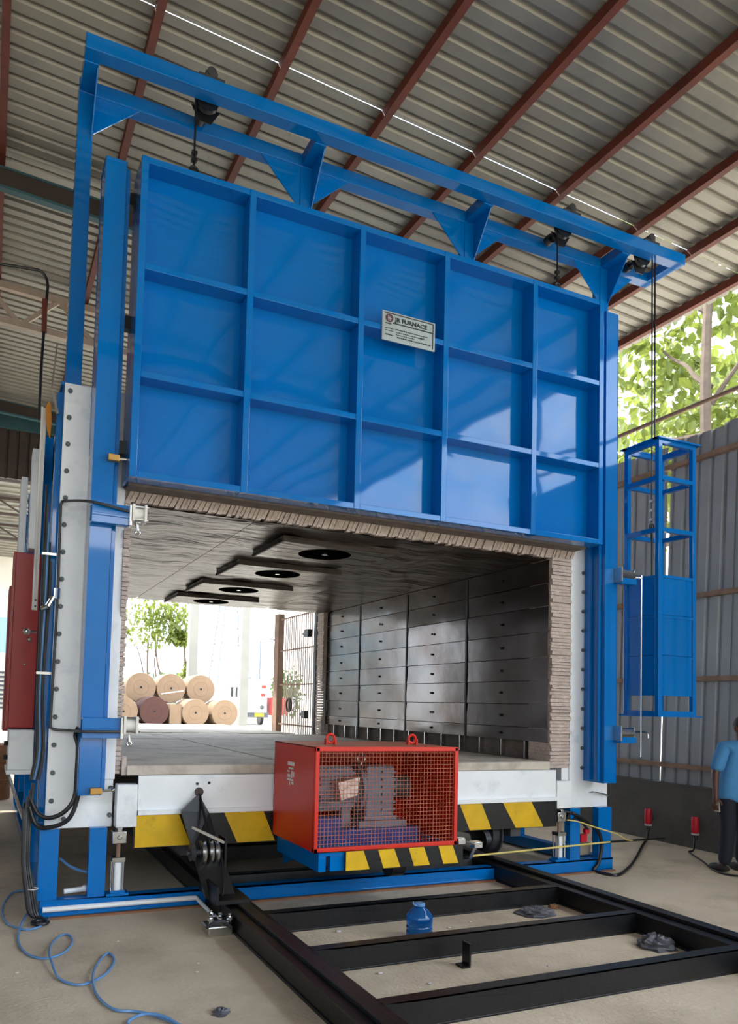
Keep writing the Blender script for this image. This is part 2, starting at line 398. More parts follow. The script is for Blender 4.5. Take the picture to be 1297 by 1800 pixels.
# shell
part('shell_side', MB().box(.47, .90, 6.115, 11.85, .66, 3.98), 'silver', fur)
part('shell_side', MB().box(5.47, 6.03, 6.115, 11.85, .66, 3.98), 'silver', fur)
part('shell_roof', MB().box(.47, 6.03, 6.115, 11.85, 3.62, 4.06), 'silver', fur)
part('rear_plate', MB().box(.47, .93, 11.85, 11.88, .65, 4.06).box(5.5, 6.05, 11.85, 11.88, .65, 4.06).box(.93, 5.5, 11.85, 11.88, 3.25, 4.06), 'silver', fur)
for yy in (6.18, 7.3, 8.4, 9.5, 10.6, 11.6):
    part('side_stiffener', MB().box(.41 if yy < 7 else .36, .47, yy, yy+.10, .66, 4.06), 'blue', fur, bevel=.003)
# fibre lining: folded blanket shown at the jambs and lintel
def folds(axis):
    mb = MB()
    if axis == 'R':
        z = 1.10
        while z < 3.24:
            h = random.uniform(.028, .042)
            mb.box(5.292+random.uniform(-.004, .006), 5.553+random.uniform(-.012, .004), 6.085+random.uniform(-.022, .012), 6.42, z, z+h-.006); z += h
        mb.box(5.30, 5.55, 6.105, 6.42, 1.06, 3.25)
    if axis == 'L':
        z = 1.06
        while z < 3.24:
            h = random.uniform(.03, .045)
            mb.box(.95, 1.0+random.uniform(-.008, .008), 6.08+random.uniform(-.02, .01), 6.42, z, z+h-.005); z += h
        mb.box(.95, .99, 6.10, 6.42, 1.06, 3.25)
    if axis == 'T':
        x = .95
        while x < 5.55:
            w = random.uniform(.03, .05); a = random.uniform(-.01, .01)
            z0 = (3.228 if 1 else 0)+random.uniform(-.008, .012); yb = 6.14
            mb.add([(x, 6.085+a, z0), (x+w-.006, 6.085+a, z0), (x+w-.006, yb, z0), (x, yb, z0),
                    (x+.05, 6.085+a, 3.345), (x+.05+w-.006, 6.085+a, 3.345), (x+.05+w-.006, yb, 3.345), (x+.05, yb, 3.345)],
                   [(0,3,2,1),(4,5,6,7),(0,1,5,4),(1,2,6,5),(2,3,7,6),(3,0,4,7)]); x += w
        mb.box(.95, 5.55, 6.13, 6.42, 3.26, 3.36)
    return mb
tag(part('fibre_jamb', folds('R'), 'fibre', fur), kind='stuff')
tag(part('fibre_jamb', folds('L'), 'fibre', fur), kind='stuff')
tag(part('fibre_lintel', folds('T'), 'fibre', fur), kind='stuff')
rj = MB()
for z in [1.1+i*.045 for i in range(48)]: rj.box(5.20+random.uniform(-.008, .008), 5.45, 11.62, 11.86+random.uniform(-.01, .02), z, z+.04)
tag(part('fibre_jamb', rj, 'fibre', fur), kind='stuff')
# chamber: backing + sheet panels
part('wall_backing', MB().box(5.33, 5.48, 6.4, 11.85, .95, 3.62), 'fibredark', fur)
part('wall_backing', MB().box(.88, 1.0, 6.4, 11.85, .95, 3.62), 'panel', fur)
part('roof_backing', MB().box(.9, 5.45, 6.4, 11.85, 3.45, 3.62), 'fibredark', fur)
SEAM = [6.11, 7.556, 8.968, 10.405, 11.62]
ROW = [3.215, 2.97, 2.731, 2.464, 2.201, 1.957, 1.711, 1.46, 1.315]
stud = shared('stud', MB().cyl((0, 0, 0), (-.02, 0, 0), .014, 8), 'black')
for c in range(4):
    for r in range(8):
        y0, y1, z1, z0 = SEAM[c]+.006, SEAM[c+1]-.006, ROW[r]-.004, ROW[r+1]+.004
        j = [random.uniform(-.006, .006) for _ in range(4)]
        X = 5.281
        mb = MB(); nx = 6
        vs, fs = [], []
        for i in range(nx+1):
            for k in range(3):
                t, u = i/nx, k/2
                xx = X+(1-t)*(1-u)*j[0]+t*(1-u)*j[1]+t*u*j[2]+(1-t)*u*j[3]+.004*math.sin(t*7+r*1.7+c)*math.sin(u*3.1)
                vs.append((xx, y0+(y1-y0)*t, z0+(z1-z0)*u))
        n = len(vs)
        for i in range(nx):
            for k in range(2): fs.append((i*3+k, i*3+k+1, (i+1)*3+k+1, (i+1)*3+k))
        mb.add(vs, fs, True)
        for (a0, a1, b0, b1) in ((y0, y1, z0, z0+.006), (y0, y1, z1-.006, z1)): mb.box(X+.002, X+.05, a0, a1, b0, b1)
        p = part('wall_panel', mb, 'panel', fur)
        inst('stud', stud, p, (X-.004, (y0+y1)/2+.05, (z0+z1)/2))
    part('joint_strip', MB().box(5.268, 5.276, SEAM[c+1]-.012, SEAM[c+1]+.012, 1.2, 3.2), 'darkgrey', fur)
for k in range(14):
    yy = 6.45+k*.4
    part('wall_bracket', MB().box(5.27, 5.33, yy, yy+.018, 1.14, 1.32), 'steel', fur)
# chamber roof sheets
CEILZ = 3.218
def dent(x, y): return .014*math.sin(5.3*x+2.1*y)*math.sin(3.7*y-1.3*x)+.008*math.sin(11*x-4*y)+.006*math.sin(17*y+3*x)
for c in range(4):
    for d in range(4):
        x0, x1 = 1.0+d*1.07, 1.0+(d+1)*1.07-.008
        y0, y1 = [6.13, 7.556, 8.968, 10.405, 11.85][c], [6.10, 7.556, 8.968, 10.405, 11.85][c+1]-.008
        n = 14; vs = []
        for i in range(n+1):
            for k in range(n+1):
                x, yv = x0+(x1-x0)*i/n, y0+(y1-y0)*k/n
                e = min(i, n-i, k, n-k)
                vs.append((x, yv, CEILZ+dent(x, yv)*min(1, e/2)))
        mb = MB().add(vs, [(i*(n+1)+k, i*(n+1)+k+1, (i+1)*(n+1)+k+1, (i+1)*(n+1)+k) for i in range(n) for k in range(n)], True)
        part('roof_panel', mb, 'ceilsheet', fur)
for cy in (6.93, 8.28, 9.78, 11.15):
    cx = 3.09; n = 32; hw = .62; hy = .44
    ca_ = math.atan2(hy, hw); ANG = [ca_*(i-4)/4 for i in range(8)]+[ca_+(math.pi-2*ca_)*i/8 for i in range(8)]+[math.pi-ca_+2*ca_*i/8 for i in range(8)]+[math.pi+ca_+(math.pi-2*ca_)*i/8 for i in range(8)]
    def sq(a):
        ca, sa = math.cos(a), math.sin(a); k = min(hw/abs(ca) if abs(ca) > 1e-6 else 9, hy/abs(sa) if abs(sa) > 1e-6 else 9); return cx+k*ca, cy+k*sa
    vs = [(cx+.27*math.cos(ANG[i]), cy+.27*math.sin(ANG[i]), 3.172) for i in range(n)]+[(*sq(ANG[i]), 3.172) for i in range(n)]+[(*sq(ANG[i]), 3.215) for i in range(n)]
    fs = [(i, (i+1)%n, n+(i+1)%n, n+i) for i in range(n)]+[(n+i, n+(i+1)%n, 2*n+(i+1)%n, 2*n+i) for i in range(n)]
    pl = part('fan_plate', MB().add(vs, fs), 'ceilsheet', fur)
    part('fan_port', MB().lathe([(.27, 3.171), (.27, 3.180), (.0, 3.180)], (cx, cy, 0), 28), 'portshade', pl)  # flat black disc paints in the dark of the opening
    part('fan_hub', MB().cyl((cx, cy, 3.180), (cx, cy, 3.168), .03, 10), 'steel', pl)
    part('fan_rim', MB().bar((cx-hw, cy-hy, 3.172), (cx+hw, cy-hy, 3.172), .02, .03).bar((cx-hw, cy-hy, 3.172), (cx-hw, cy+hy, 3.172), .02, .03), 'rafter', pl)
# guide posts
def guide(x0, x1, s):
    g = part('guide_post', MB().box(x0, x1, 5.80, 5.812, .93, 5.83).box(x0, x0+.012, 5.812, 6.085, .93, 5.83).box(x1-.012, x1, 5.812, 6.085, .93, 5.83).box(x0, x1, 5.8, 6.085, .93, .945).box(x0, x1, 5.8, 6.085, 5.81, 5.83), 'blue', fur, bevel=.003)
    xi = x1 if s < 0 else x0
    a, b = (xi+.004, xi+.035) if s < 0 else (xi-.035, xi-.004)
    part('guide_lip', MB().box(a, b, 5.845, 5.86, .95, 5.80).box(a, b, 5.97, 5.985, .95, 5.8), 'blue', g)
    return g
gl = guide(.655, .815, -1); gr = guide(5.735, 5.90, 1)
# clamp brackets and pneumatic clamp cylinders
def clamp(zc, left):
    if left:
        b = part('clamp_bracket', MB().box(.655, .93, 5.72, 5.735, zc-.075, zc+.075).box(.655, .93, 5.735, 5.80, zc+.06, zc+.075).box(.655, .93, 5.735, 5.80, zc-.075, zc-.06).box(.655, .93, 5.712, 5.72, zc-.02, zc+.0), 'blue', fur, bevel=.003)
        part('end_plate', MB().box(.925, .945, 5.69, 5.80, zc-.08, zc+.085), 'steel', b, bevel=.004)
        part('cylinder', MB().box(.945, .965, 5.68, 5.81, zc-.04, zc+.09).box(1.035, 1.055, 5.68, 5.81, zc-.04, zc+.09).cyl((.96, 5.745, zc+.025), (1.04, 5.745, zc+.025), .05, 16), 'white', b, bevel=.003)
        for dy in (-.05, .05):
            for dz in (-.025, .075): part('tie_rod', MB().cyl((.945, 5.745+dy, zc+dz), (1.068, 5.745+dy, zc+dz), .008, 6), 'chrome', b)
        part('rod_eye', MB().cyl((.99, 5.745, zc-.04), (1.0, 5.745, zc-.10), .012, 8).torus((1.0, 5.745, zc-.115), .016, .008), 'steel', b)
    else:
        b = part('clamp_bracket', MB().box(5.86, 6.07, 5.70, 5.80, zc-.11, zc-.095).box(5.86, 6.07, 5.70, 5.712, zc-.095, zc-.05), 'blue', fur, bevel=.003)
        part('end_plate', MB().box(5.855, 5.87, 5.69, 5.80, zc-.09, zc+.06), 'steel', b, bevel=.003)
        part('cylinder', MB().cyl((5.87, 5.745, zc-.015), (6.04, 5.745, zc-.015), .055, 18), 'darkgrey' if zc > 2 else 'steel', b)
        part('end_plate', MB().box(6.04, 6.055, 5.70, 5.79, zc-.06, zc+.045), 'chrome', b, bevel=.003)
        part('rod', MB().tube([(6.055, 5.745, zc), (6.2, 5.745, zc), (6.27, 5.745, zc-.01), (6.28, 5.745, zc-.06)], .009), 'chrome', b)
        if zc > 2: part('air_pipe', MB().tube([(6.055, 5.72, zc-.03), (6.12, 5.70, zc-.03), (6.135, 5.70, zc-.05), (6.135, 5.70, zc-.10), (6.13, 5.70, 1.9), (6.13, 5.70, 1.2)], .009), 'chrome', b)
clamp(3.03, True); clamp(1.43, True); clamp(3.07, False); clamp(1.45, False)
# limit switches on the guide
for x, z in ((.76, 3.47), (.735, .965)):
    l = part('limit_switch', MB().box(x, x+.085, 5.745, 5.80, z-.025, z+.025), 'brass', fur, bevel=.004)
    part('switch_arm', MB().cyl((x+.085, 5.77, z), (x+.16, 5.77, z+.005), .011, 8).ball((x+.165, 5.77, z+.005), .017), 'chrome', l)
# jack cylinders
for x in (1.0, 5.37):
    j = part('jack_cylinder', MB().cyl((x, 6.03, .16), (x, 6.03, .40), .036, 16), 'silver', fur)
    part('flange', MB().box(x-.085, x+.085, 5.975, 6.085, .135, .155).box(x-.055, x+.055, 5.98, 6.08, .155, .175), 'blue', j, bevel=.003)
    part('end_cap', MB().box(x-.05, x+.05, 5.98, 6.08, .39, .425), 'steel', j, bevel=.003)
    for dx in (-.04, .04):
        for dy in (-.04, .04): part('tie_rod', MB().cyl((x+dx, 6.03+dy, .16), (x+dx, 6.03+dy, .41), .008, 6), 'chrome', j)
    part('piston_rod', MB().cyl((x, 6.03, .42), (x, 6.03, .56), .017, 10), 'rail_brown', j)
    part('clevis', MB().box(x-.055, x+.055, 5.985, 6.075, .53, .625).cyl((x, 5.97, .58), (x, 6.09, .58), .02, 10).box(x-.02, x+.02, 5.98, 6.08, .62, .655), 'steel', j, bevel=.01)
# air pipe running down the left plate
part('air_pipe', MB().tube([(.93, 5.71, 3.06), (.66, 5.715, 3.10), (.50, 6.03, 3.16), (.465, 6.05, 3.14), (.462, 6.05, 3.05), (.468, 6.05, 2.38), (.46, 6.05, 1.5), (.462, 6.05, 1.43), (.49, 6.04, 1.405), (.60, 5.99, 1.40), (.66, 5.71, 1.405), (.93, 5.705, 1.405)], .011), 'darkgrey', fur)
part('pipe_union', MB().cyl((.466, 6.05, 2.40), (.466, 6.05, 2.48), .024, 8).cyl((.44, 6.05, 2.42), (.40, 6.05, 2.34), .018, 8).cyl((.40, 6.06, 2.34), (.36, 6.08, 2.32), .018, 8), 'chrome', fur)
# left side fittings
rc = part('control_cabinet', MB().box(.185, .40, 7.1, 7.35, 1.37, 2.92), 'redcab', fur, bevel=.008)
part('door_edge', MB().box(.172, .188, 7.09, 7.36, 1.37, 2.92), 'redcab', rc)
part('vent_cap', MB().ball((.30, 7.085, 1.93), .012).ball((.33, 7.085, 2.15), .02), 'steel', rc)
part('control_cabinet', MB().box(.17, .40, 8.1, 8.5, 1.3, 2.75), 'redcab', fur, bevel=.008)
jb = part('junction_box', MB().box(.20, .40, 6.95, 7.4, 1.02, 1.36), 'silver', fur, bevel=.006)
for z in (1.12, 1.24): part('gland', MB().cyl((.20, 7.05, z), (.165, 7.05, z), .02, 8), 'rubber', jb)
part('shelf', MB().box(.19, .47, 6.9, 7.5, .985, 1.02), 'silver', fur)
part('shelf_bracket', MB().bar((.21, 6.95, .985), (.34, 6.3, .62), .02), 'steel', fur)
part('duct', MB().box(.285, .355, 7.08, 7.3, 2.96, 3.86), 'silver', fur, bevel=.004)
part('duct', MB().box(.215, .275, 7.55, 7.8, 2.9, 3.72), 'silver', fur, bevel=.004)
ct = part('cable_tray', MB().box(.315, .345, 6.39, 6.42, 2.34, 3.99).box(.305, .318, 6.37, 6.42, 2.34, 3.99), 'white', fur)
part('fixing', MB().cyl((.33, 6.388, 2.37), (.33, 6.38, 2.37), .008, 8).cyl((.33, 6.388, 2.42), (.33, 6.38, 2.42), .008, 8), 'black', ct)
part('lifting_plate', MB().prism([(.335, 3.98), (.355, 4.03), (.375, 4.0), (.385, 3.85), (.378, 3.72), (.35, 3.80), (.338, 3.88)], 'y', 6.33, 6.35), 'orange', fur, bevel=.003)
part('stay_bar', MB().bar((.37, 6.12, 4.03), (.41, 6.10, 3.85), .02).bar((.36, 6.12, 4.06), (.39, 6.2, 4.45), .012), 'steel', fur)
part('hook_pipe', MB().tube([(-.6, 6.62, 5.16), (-.2, 6.62, 5.20), (.18, 6.62, 5.235), (.27, 6.62, 5.23), (.315, 6.62, 5.15), (.315, 6.62, 5.0), (.30, 6.62, 4.5), (.30, 6.62, 4.0)], .012), 'rubber', fur)
part('hook_pipe_sleeve', MB().cyl((.308, 6.62, 4.72), (.30, 6.62, 5.0), .022, 8), 'oxide', fur)
part('valve_handle', MB().cyl((.30, 6.6, 2.18), (.36, 6.6, 2.18), .012, 8).ball((.285, 6.6, 2.18), .03), 'steel', fur)
for k in range(5):
    x = .36+.014*k
    part('side_conduit', MB().tube([(x, 6.15, 3.3-.15*k), (x, 6.14, 2.4), (x-.004*k, 6.13, 1.7), (x+.01, 6.12, 1.25), (x-.02, 6.10, 1.02)], .009), ('rubber', 'darkgrey', 'bluehose', 'rubber', 'darkgrey')[k], fur)
for z in (2.74, 1.82): part('conduit_clip', MB().box(.345, .455, 6.10, 6.125, z, z+.02), 'steel', fur)
part('cable_loop', MB().tube([(.66, 6.02, 1.42), (.64, 6.0, 1.36), (.66, 5.99, 1.28), (.66, 5.98, 1.05), (.65, 5.98, .89), (.58, 5.97, .79), (.48, 5.97, .75), (.40, 5.99, .78), (.35, 6.02, .88)], .017, 10), 'rubber', fur)
part('cable_loop', MB().tube([(.672, 6.02, 1.30), (.68, 5.98, 1.03), (.67, 5.98, .87), (.61, 5.97, .73), (.48, 5.97, .68), (.39, 5.99, .70), (.34, 6.02, .83)], .017, 10), 'rubber', fur)
for k in range(4):
    o = k*.016
    part('cable_bundle', MB().tube([(.36-o, 6.06, 1.0-.05*k), (.35-o, 6.03, .8), (.345-o*.8, 6.0, .6), (.35-o*.8, 5.98, .41), (.39-o, 5.96, .2), (.42-o, 5.95, .06), (.46, 5.93+o, .02)], .013, 8), 'rubber' if k != 2 else 'darkgrey', fur)
part('cable_tie', MB().torus((.385, 5.965, .24), .035, .004, 'z'), 'white', fur)
part('base_conduit', MB().tube([(.46, 5.975, .075), (1.0, 5.975, .075), (1.62, 5.975, .075)], .02, 10, False).tube([(1.62, 5.975, .075), (1.64, 5.9, .05), (1.66, 5.55, .03)], .016), 'silver', fur)
part('floor_coil', MB().torus((.44, 5.86, .02), .055, .013, 'z', 24), 'rubber', fur)
part('inner_hose', MB().tube([(.60, 6.3, .38), (.68, 6.25, .32), (.80, 6.2, .28), (.90, 6.2, .27)], .012), 'bluehose', fur)
part('drip_valve', MB().cyl((.62, 6.12, .165), (.76, 6.12, .175), .02, 8).ball((.77, 6.12, .178), .026), 'silver', fur)
part('inner_valve', MB().box(5.68, 5.76, 6.05, 6.1, .30, .38).cyl((5.72, 6.04, .42), (5.72, 6.0, .42), .03, 12), 'plugred', fur)
part('terminal_cover', MB().box(5.66, 5.80, 6.04, 6.08, .17, .29), 'steel', fur, bevel=.004)
part('inner_hose', MB().tube([(5.42, 6.05, .62), (5.55, 6.0, .60), (5.72, 5.99, .50), (5.84, 5.98, .42), (5.88, 5.97, .28), (5.84, 5.97, .10), (5.78, 5.98, .03)], .018), 'rubber', fur)
part('inner_hose', MB().tube([(5.45, 6.05, .58), (5.6, 6.02, .55), (5.72, 6.0, .44)], .014).tube([(5.5, 6.05, .66), (5.56, 6.0, .58), (5.5, 5.99, .54), (5.46, 6.0, .58), (5.52, 6.0, .62)], .012), 'rubber', fur)

# ================================================================== LIFTING GANTRY
gan = thing('lifting_gantry', 'blue steel gantry above the furnace door with pulleys on its front beam', 'gantry', (3.25, 6.2, 4.11))
COLX = (.52, 2.46, 4.25, 6.04)
part('rear_beam', MB().box(.46, 6.10, 6.14, 6.26, 6.54, 6.66), 'blue', gan, bevel=.005)
part('front_beam', MB().box(.46, 6.78, 5.71, 5.83, 6.56, 6.68), 'blue', gan, bevel=.005)
for x in COLX:
    part('column', MB().box(x-.06, x+.06, 6.14, 6.26, 4.11, 6.54), 'blue', gan, bevel=.005)
    part('base_foot', MB().box(x-.09, x+.09, 6.12, 6.29, 4.10, 4.125), 'blue', gan)
    part('arm', MB().box(x-.055, x+.055, 5.83, 6.14, 6.55, 6.66), 'blue', gan, bevel=.004)
    part('gusset', MB().prism([(5.86, 6.55), (6.14, 6.55), (6.14, 6.16)], 'x', x+.045, x+.055), 'blue', gan)
    if x > 1: part('gusset', MB().prism([(x-.06, 6.54), (x-.44, 6.54), (x-.06, 6.14)], 'y', 6.148, 6.158), 'blue', gan)
    part('gusset', MB().prism([(x+.06, 6.54), (x+.42, 6.54), (x+.06, 6.22)], 'y', 6.148, 6.158), 'blue', gan)
part('end_arm', MB().box(6.66, 6.76, 5.83, 6.12, 6.56, 6.66), 'blue', gan, bevel=.004)
part('end_beam', MB().box(6.10, 6.76, 6.12, 6.24, 6.56, 6.66), 'blue', gan, bevel=.004)
def pulley(x, y, r=.10):
    b = part('pulley_bearing', MB().box(x-.11, x+.11, y-.05, y+.05, 6.68, 6.71).cyl((x, y-.055, 6.745), (x, y+.055, 6.745), .04, 14).box(x-.05, x+.05, y-.045, y+.045, 6.70, 6.75), 'darkgrey', gan, bevel=.003)
    part('sheave', MB().lathe([(.03, -.022), (r, -.022), (r-.018, 0), (r, .022), (.03, .022)], (x, y+.09, 6.60), 20, 'y'), 'black', b)
    part('axle', MB().cyl((x, y-.02, 6.60), (x, y+.30, 6.60), .022, 10), 'black', b)
    part('axle_collar', MB().cyl((x-.0, y+.26, 6.60), (x, y+.33, 6.60), .05, 12), 'black', b)
    part('cheek_plate', MB().prism([(x-.12, 6.56), (x+.12, 6.56), (x+.05, 6.44), (x-.05, 6.44)], 'y', y+.125, y+.135), 'black', b)
for x in (1.44, 5.20, 6.30): pulley(x, 5.77)
part('wire_guide', MB().tube([(1.5, 5.86, 6.70), (3.5, 5.86, 6.70), (6.3, 5.86, 6.70)], .012, 6, False), 'rubber', gan)

def wire(pts, label, r=.009, cat='wire rope', group=None, ends=()):
    w = tag(part('wire_rope', MB().tube(pts, r, 6, False), 'rubber', loc=pts[-1]), label, cat, group)
    for (x, y, z) in ends: part('rope_clip', MB().box(x-.022, x+.022, y-.018, y+.018, z-.014, z+.014), 'steel' if z < 5 else 'black', w)
    return w
wire([(1.35, 5.86, 6.62), (1.35, 5.86, 5.97)], 'short dark wire rope lifting the left end of the blue door', ends=((1.35, 5.86, 6.06), (1.35, 5.86, 6.12)))
wire([(5.13, 5.86, 6.62), (5.13, 5.86, 5.97)], 'short dark wire rope lifting the right end of the blue door', ends=((5.13, 5.86, 6.06), (5.13, 5.86, 6.12)))
wire([(6.385, 5.80, 6.60), (6.385, 5.80, 3.07)], 'long wire rope holding the counterweight cage, nearer the furnace', ends=((6.385, 5.80, 3.9), (6.385, 5.80, 3.8), (6.385, 5.80, 3.7)))
wire([(6.46, 5.83, 6.60), (6.46, 5.83, 4.52)], 'long wire rope holding the counterweight cage, farther from the furnace')

# ================================================================== DOOR
Z0, Z1 = 3.33, 5.855; XA, XB = .91, 5.605
door = thing('furnace_door', 'large raised blue steel furnace door with a grid of recessed panels', 'door', (3.25, 5.9, Z0))
REC = 5.87
part('door_body', MB().box(XA, XB, REC+.006, 6.05, Z0+.01, Z1), 'blue', door)
part('door_lining', MB().box(XA+.03, XB-.03, 5.90, 6.07, Z0-.012, Z0+.012).box(XA+.02, XB-.02, 6.05, 6.075, Z0, Z1-.1), 'fibredark', door)
SX = [(XA, XA+.055), (1.79, 1.845), (2.805, 2.86), (3.68, 3.735), (4.70, 4.755), (XB-.055, XB)]
SZ = [(Z0, Z0+.05), (4.11, 4.16), (4.96, 5.01), (Z1-.05, Z1)]
for i, (a, b) in enumerate(SX):
    part('stile', MB().box(a, b, 5.70, REC, Z0, Z1), 'blue', door, bevel=.003)
for i, (a, b) in enumerate(SZ):
    for k in range(5):
        part('rail', MB().box(SX[k][1], SX[k+1][0], 5.703, REC, a, b), 'blue', door, bevel=.003)
for k in range(5):
    for i in range(3):
        x0, x1, z0, z1 = SX[k][1], SX[k+1][0], SZ[i][1], SZ[i+1][0]
        n = 8; vs = []
        for a in range(n+1):
            for b in range(n+1):
                u, v = a/n, b/n
                vs.append((x0+(x1-x0)*u, REC-.004-random.uniform(.6, 1)*.006*math.sin(math.pi*u)*math.sin(math.pi*v), z0+(z1-z0)*v))
        part('panel', MB().add(vs, [(a*(n+1)+b, (a+1)*(n+1)+b, (a+1)*(n+1)+b+1, a*(n+1)+b+1) for a in range(n) for b in range(n)], True), 'blue', door)
for x in (1.35, 5.13):
    part('lifting_lug', MB().prism([(x-.07, Z1), (x+.07, Z1), (x+.035, Z1+.12), (x-.035, Z1+.12)], 'y', 5.845, 5.875).torus((x, 5.86, Z1+.12), .03, .011), 'black', door)
for z in (3.6, 4.6, 5.6):
    for s, x in ((-1, XA), (1, XB)):
        part('guide_roller', MB().box(min(x, x+s*.05), max(x, x+s*.05), 5.88, 5.96, z-.05, z+.05).cyl((x+s*.03, 5.92, z), (x+s*.075, 5.92, z), .035, 12), 'black', door)
# nameplate
np_ = part('nameplate', MB().box(3.03, 3.575, 5.685, 5.70, 4.868, 5.133), 'plate', door, bevel=.004)
part('plate_border', MB().box(3.05, 3.555, 5.681, 5.686, 5.112, 5.118).box(3.549, 3.555, 5.681, 5.686, 4.885, 5.112), 'ink', np_)
part('logo', MB().cyl((3.10, 5.684, 5.07), (3.10, 5.681, 5.07), .038, 24), 'logo', np_)
part('logo_mark', MB().box(3.085, 3.092, 5.679, 5.682, 5.05, 5.09).box(3.10, 3.107, 5.679, 5.682, 5.045, 5.085).bar((3.085, 5.68, 5.072), (3.12, 5.68, 5.064), .003, .008), 'plate', np_)
text('plate_text', 'JR FURNACE', .052, 'ink', np_, (3.158, 5.684, 5.052), (math.pi/2, 0, 0), .0015, sx=1.14)
inkm = MB().box(3.135, 3.545, 5.682, 5.685, 5.028, 5.037).box(3.06, 3.12, 5.682, 5.685, 5.016, 5.024)
def scribble(x0, x1, z, h):
    x = x0
    while x < x1:
        w = random.uniform(.008, .022); inkm.box(x, min(x+w, x1), 5.682, 5.685, z, z+h*random.uniform(.6, 1)); x += w+.005
scribble(3.06, 3.14, 4.975, .007); scribble(3.16, 3.50, 4.977, .009); scribble(3.06, 3.14, 4.955, .007); scribble(3.17, 3.42, 4.953, .007)
scribble(3.06, 3.14, 4.915, .011); scribble(3.17, 3.36, 4.932, .006); scribble(3.18, 3.53, 4.908, .011); scribble(3.40, 3.46, 4.95, .016)
part('small_print', inkm, 'ink', np_)

# ================================================================== COUNTERWEIGHT
CX0, CX1, CY0, CY1 = 6.22, 6.76, 5.56, 6.02
cw = thing('counterweight_cage', 'tall blue angle-iron counterweight cage hanging beside the corrugated wall', 'counterweight', (6.49, 5.8, 1.62))
for x in (CX0, CX1-.05):
    for yv in (CY0, CY1-.05):
        part('corner_post', MB().box(x, x+.05, yv, yv+.05, 1.63, 4.49), 'blue', cw, bevel=.003)
for z in (1.63, 3.52, 4.06, 4.44):
    part('cross_bar', MB().box(CX0+.05, CX1-.05, CY0, CY0+.045, z, z+.045), 'blue', cw)
    part('cross_bar', MB().box(CX0+.05, CX1-.05, CY1-.045, CY1, z, z+.045), 'blue', cw)
    part('cross_bar', MB().box(CX0, CX0+.045, CY0+.05, CY1-.05, z, z+.045), 'blue', cw)
    part('cross_bar', MB().box(CX1-.045, CX1, CY0+.05, CY1-.05, z, z+.045), 'blue', cw)
part('top_frame', MB().box(CX0-.03, CX1+.04, CY0-.03, CY0+.05, 4.485, 4.50).box(CX0-.03, CX1+.04, CY1-.05, CY1+.03, 4.485, 4.50).box(CX0-.03, CX0+.05, CY0, CY1, 4.485, 4.5).box(CX1-.05, CX1+.04, CY0, CY1, 4.485, 4.5), 'blue', cw)
part('bottom_frame', MB().box(CX0-.03, CX1+.05, CY0-.03, CY1+.03, 1.615, 1.632), 'blue', cw)
for z0, z1 in ((1.83, 2.24), (2.245, 2.655), (2.66, 3.07)):
    b = part('weight_box', MB().box(CX0+.012, CX1-.012, CY0+.012, CY1-.012, z0, z1), 'blue', cw)
    part('box_rim', MB().box(CX0+.004, CX1-.004, CY0+.004, CY1-.004, z1-.03, z1), 'blue', b)
part('lifting_rod', MB().cyl((6.385, 5.80, 3.07), (6.385, 5.80, 3.62), .012, 8).torus((6.385, 5.80, 3.63), .03, .01, 'y'), 'black', cw)

# ================================================================== BOGIE
bog = thing('hearth_bogie', 'wheeled hearth bogie with pale slabs and a yellow and black striped front', 'bogie', (3.2, 6.05, 0.2))
for y0, y1 in ((6.03, 8.32), (8.335, 10.1), (10.115, 11.9)):
    for k in range(3):
        x0 = 1.04+k*1.405
        part('hearth_slab', MB().box(x0, x0+1.40, y0, y1, 1.05, 1.13+random.uniform(-.004, .003)), 'castable', bog, bevel=.008)
part('edge_blocks', MB().box(1.005, 1.04, 6.05, 6.4, 1.05, 1.55 if 0 else 1.2), 'fibre', bog)
fp = part('front_panel', MB().box(1.13, 5.30, 6.0, 6.03, .775, 1.05), 'silver', bog, bevel=.003)
part('lip', MB().box(1.13, 5.30, 5.965, 6.0, .745, .782), 'silver', fp, bevel=.003)
part('panel_hole', MB().cyl((1.60, 6.001, .98), (1.60, 5.997, .98), .012, 10).cyl((1.70, 6.001, .985), (1.70, 5.997, .985), .012, 10), 'black', fp)
part('rusty_boss', MB().cyl((1.615, 6.0, .915), (1.615, 5.975, .915), .035, 14), 'rafter', fp)
part('front_panel', MB().box(1.13, 1.30, 5.994, 6.0, .80, 1.05), 'silver', bog)
sp = part('stripe_plate', MB().box(1.10, 5.30, 5.985, 6.0, .49, .748), 'black', bog)
for xt0, xt1, xb0, xb1 in ((1.115, 1.455, 1.115, 1.56), (1.83, 2.17, 1.95, 2.28), (4.13, 4.38, 4.25, 4.50), (4.63, 4.975, 4.79, 5.13)):
    part('stripe', MB().add([(xb0, 5.982, .495), (xb1, 5.982, .495), (xt1, 5.982, .745), (xt0, 5.982, .745), (xb0, 5.986, .495), (xb1, 5.986, .495), (xt1, 5.986, .745), (xt0, 5.986, .745)],
         [(0,1,2,3),(4,7,6,5),(0,4,5,1),(1,5,6,2),(2,6,7,3),(3,7,4,0)]), 'yellow', sp)
part('bogie_frame', MB().box(1.15, 5.15, 6.03, 11.9, .80, 1.05).box(1.5, 1.62, 6.05, 11.85, .40, .80).box(4.78, 4.90, 6.05, 11.85, .40, .80), 'darkgrey', bog)
part('cross_beam', MB().box(1.62, 4.78, 6.35, 6.5, .42, .80), 'black', bog)
for x in (1.80, 4.70):
    for yv in (6.35, 8.1, 9.9, 11.5):
        part('wheel', MB().lathe([(.03, -.05), (.20, -.05), (.20, .03), (.235, .035), (.235, .05), (.03, .05)], (x, yv, .405), 24, 'x'), 'darkgrey', bog)
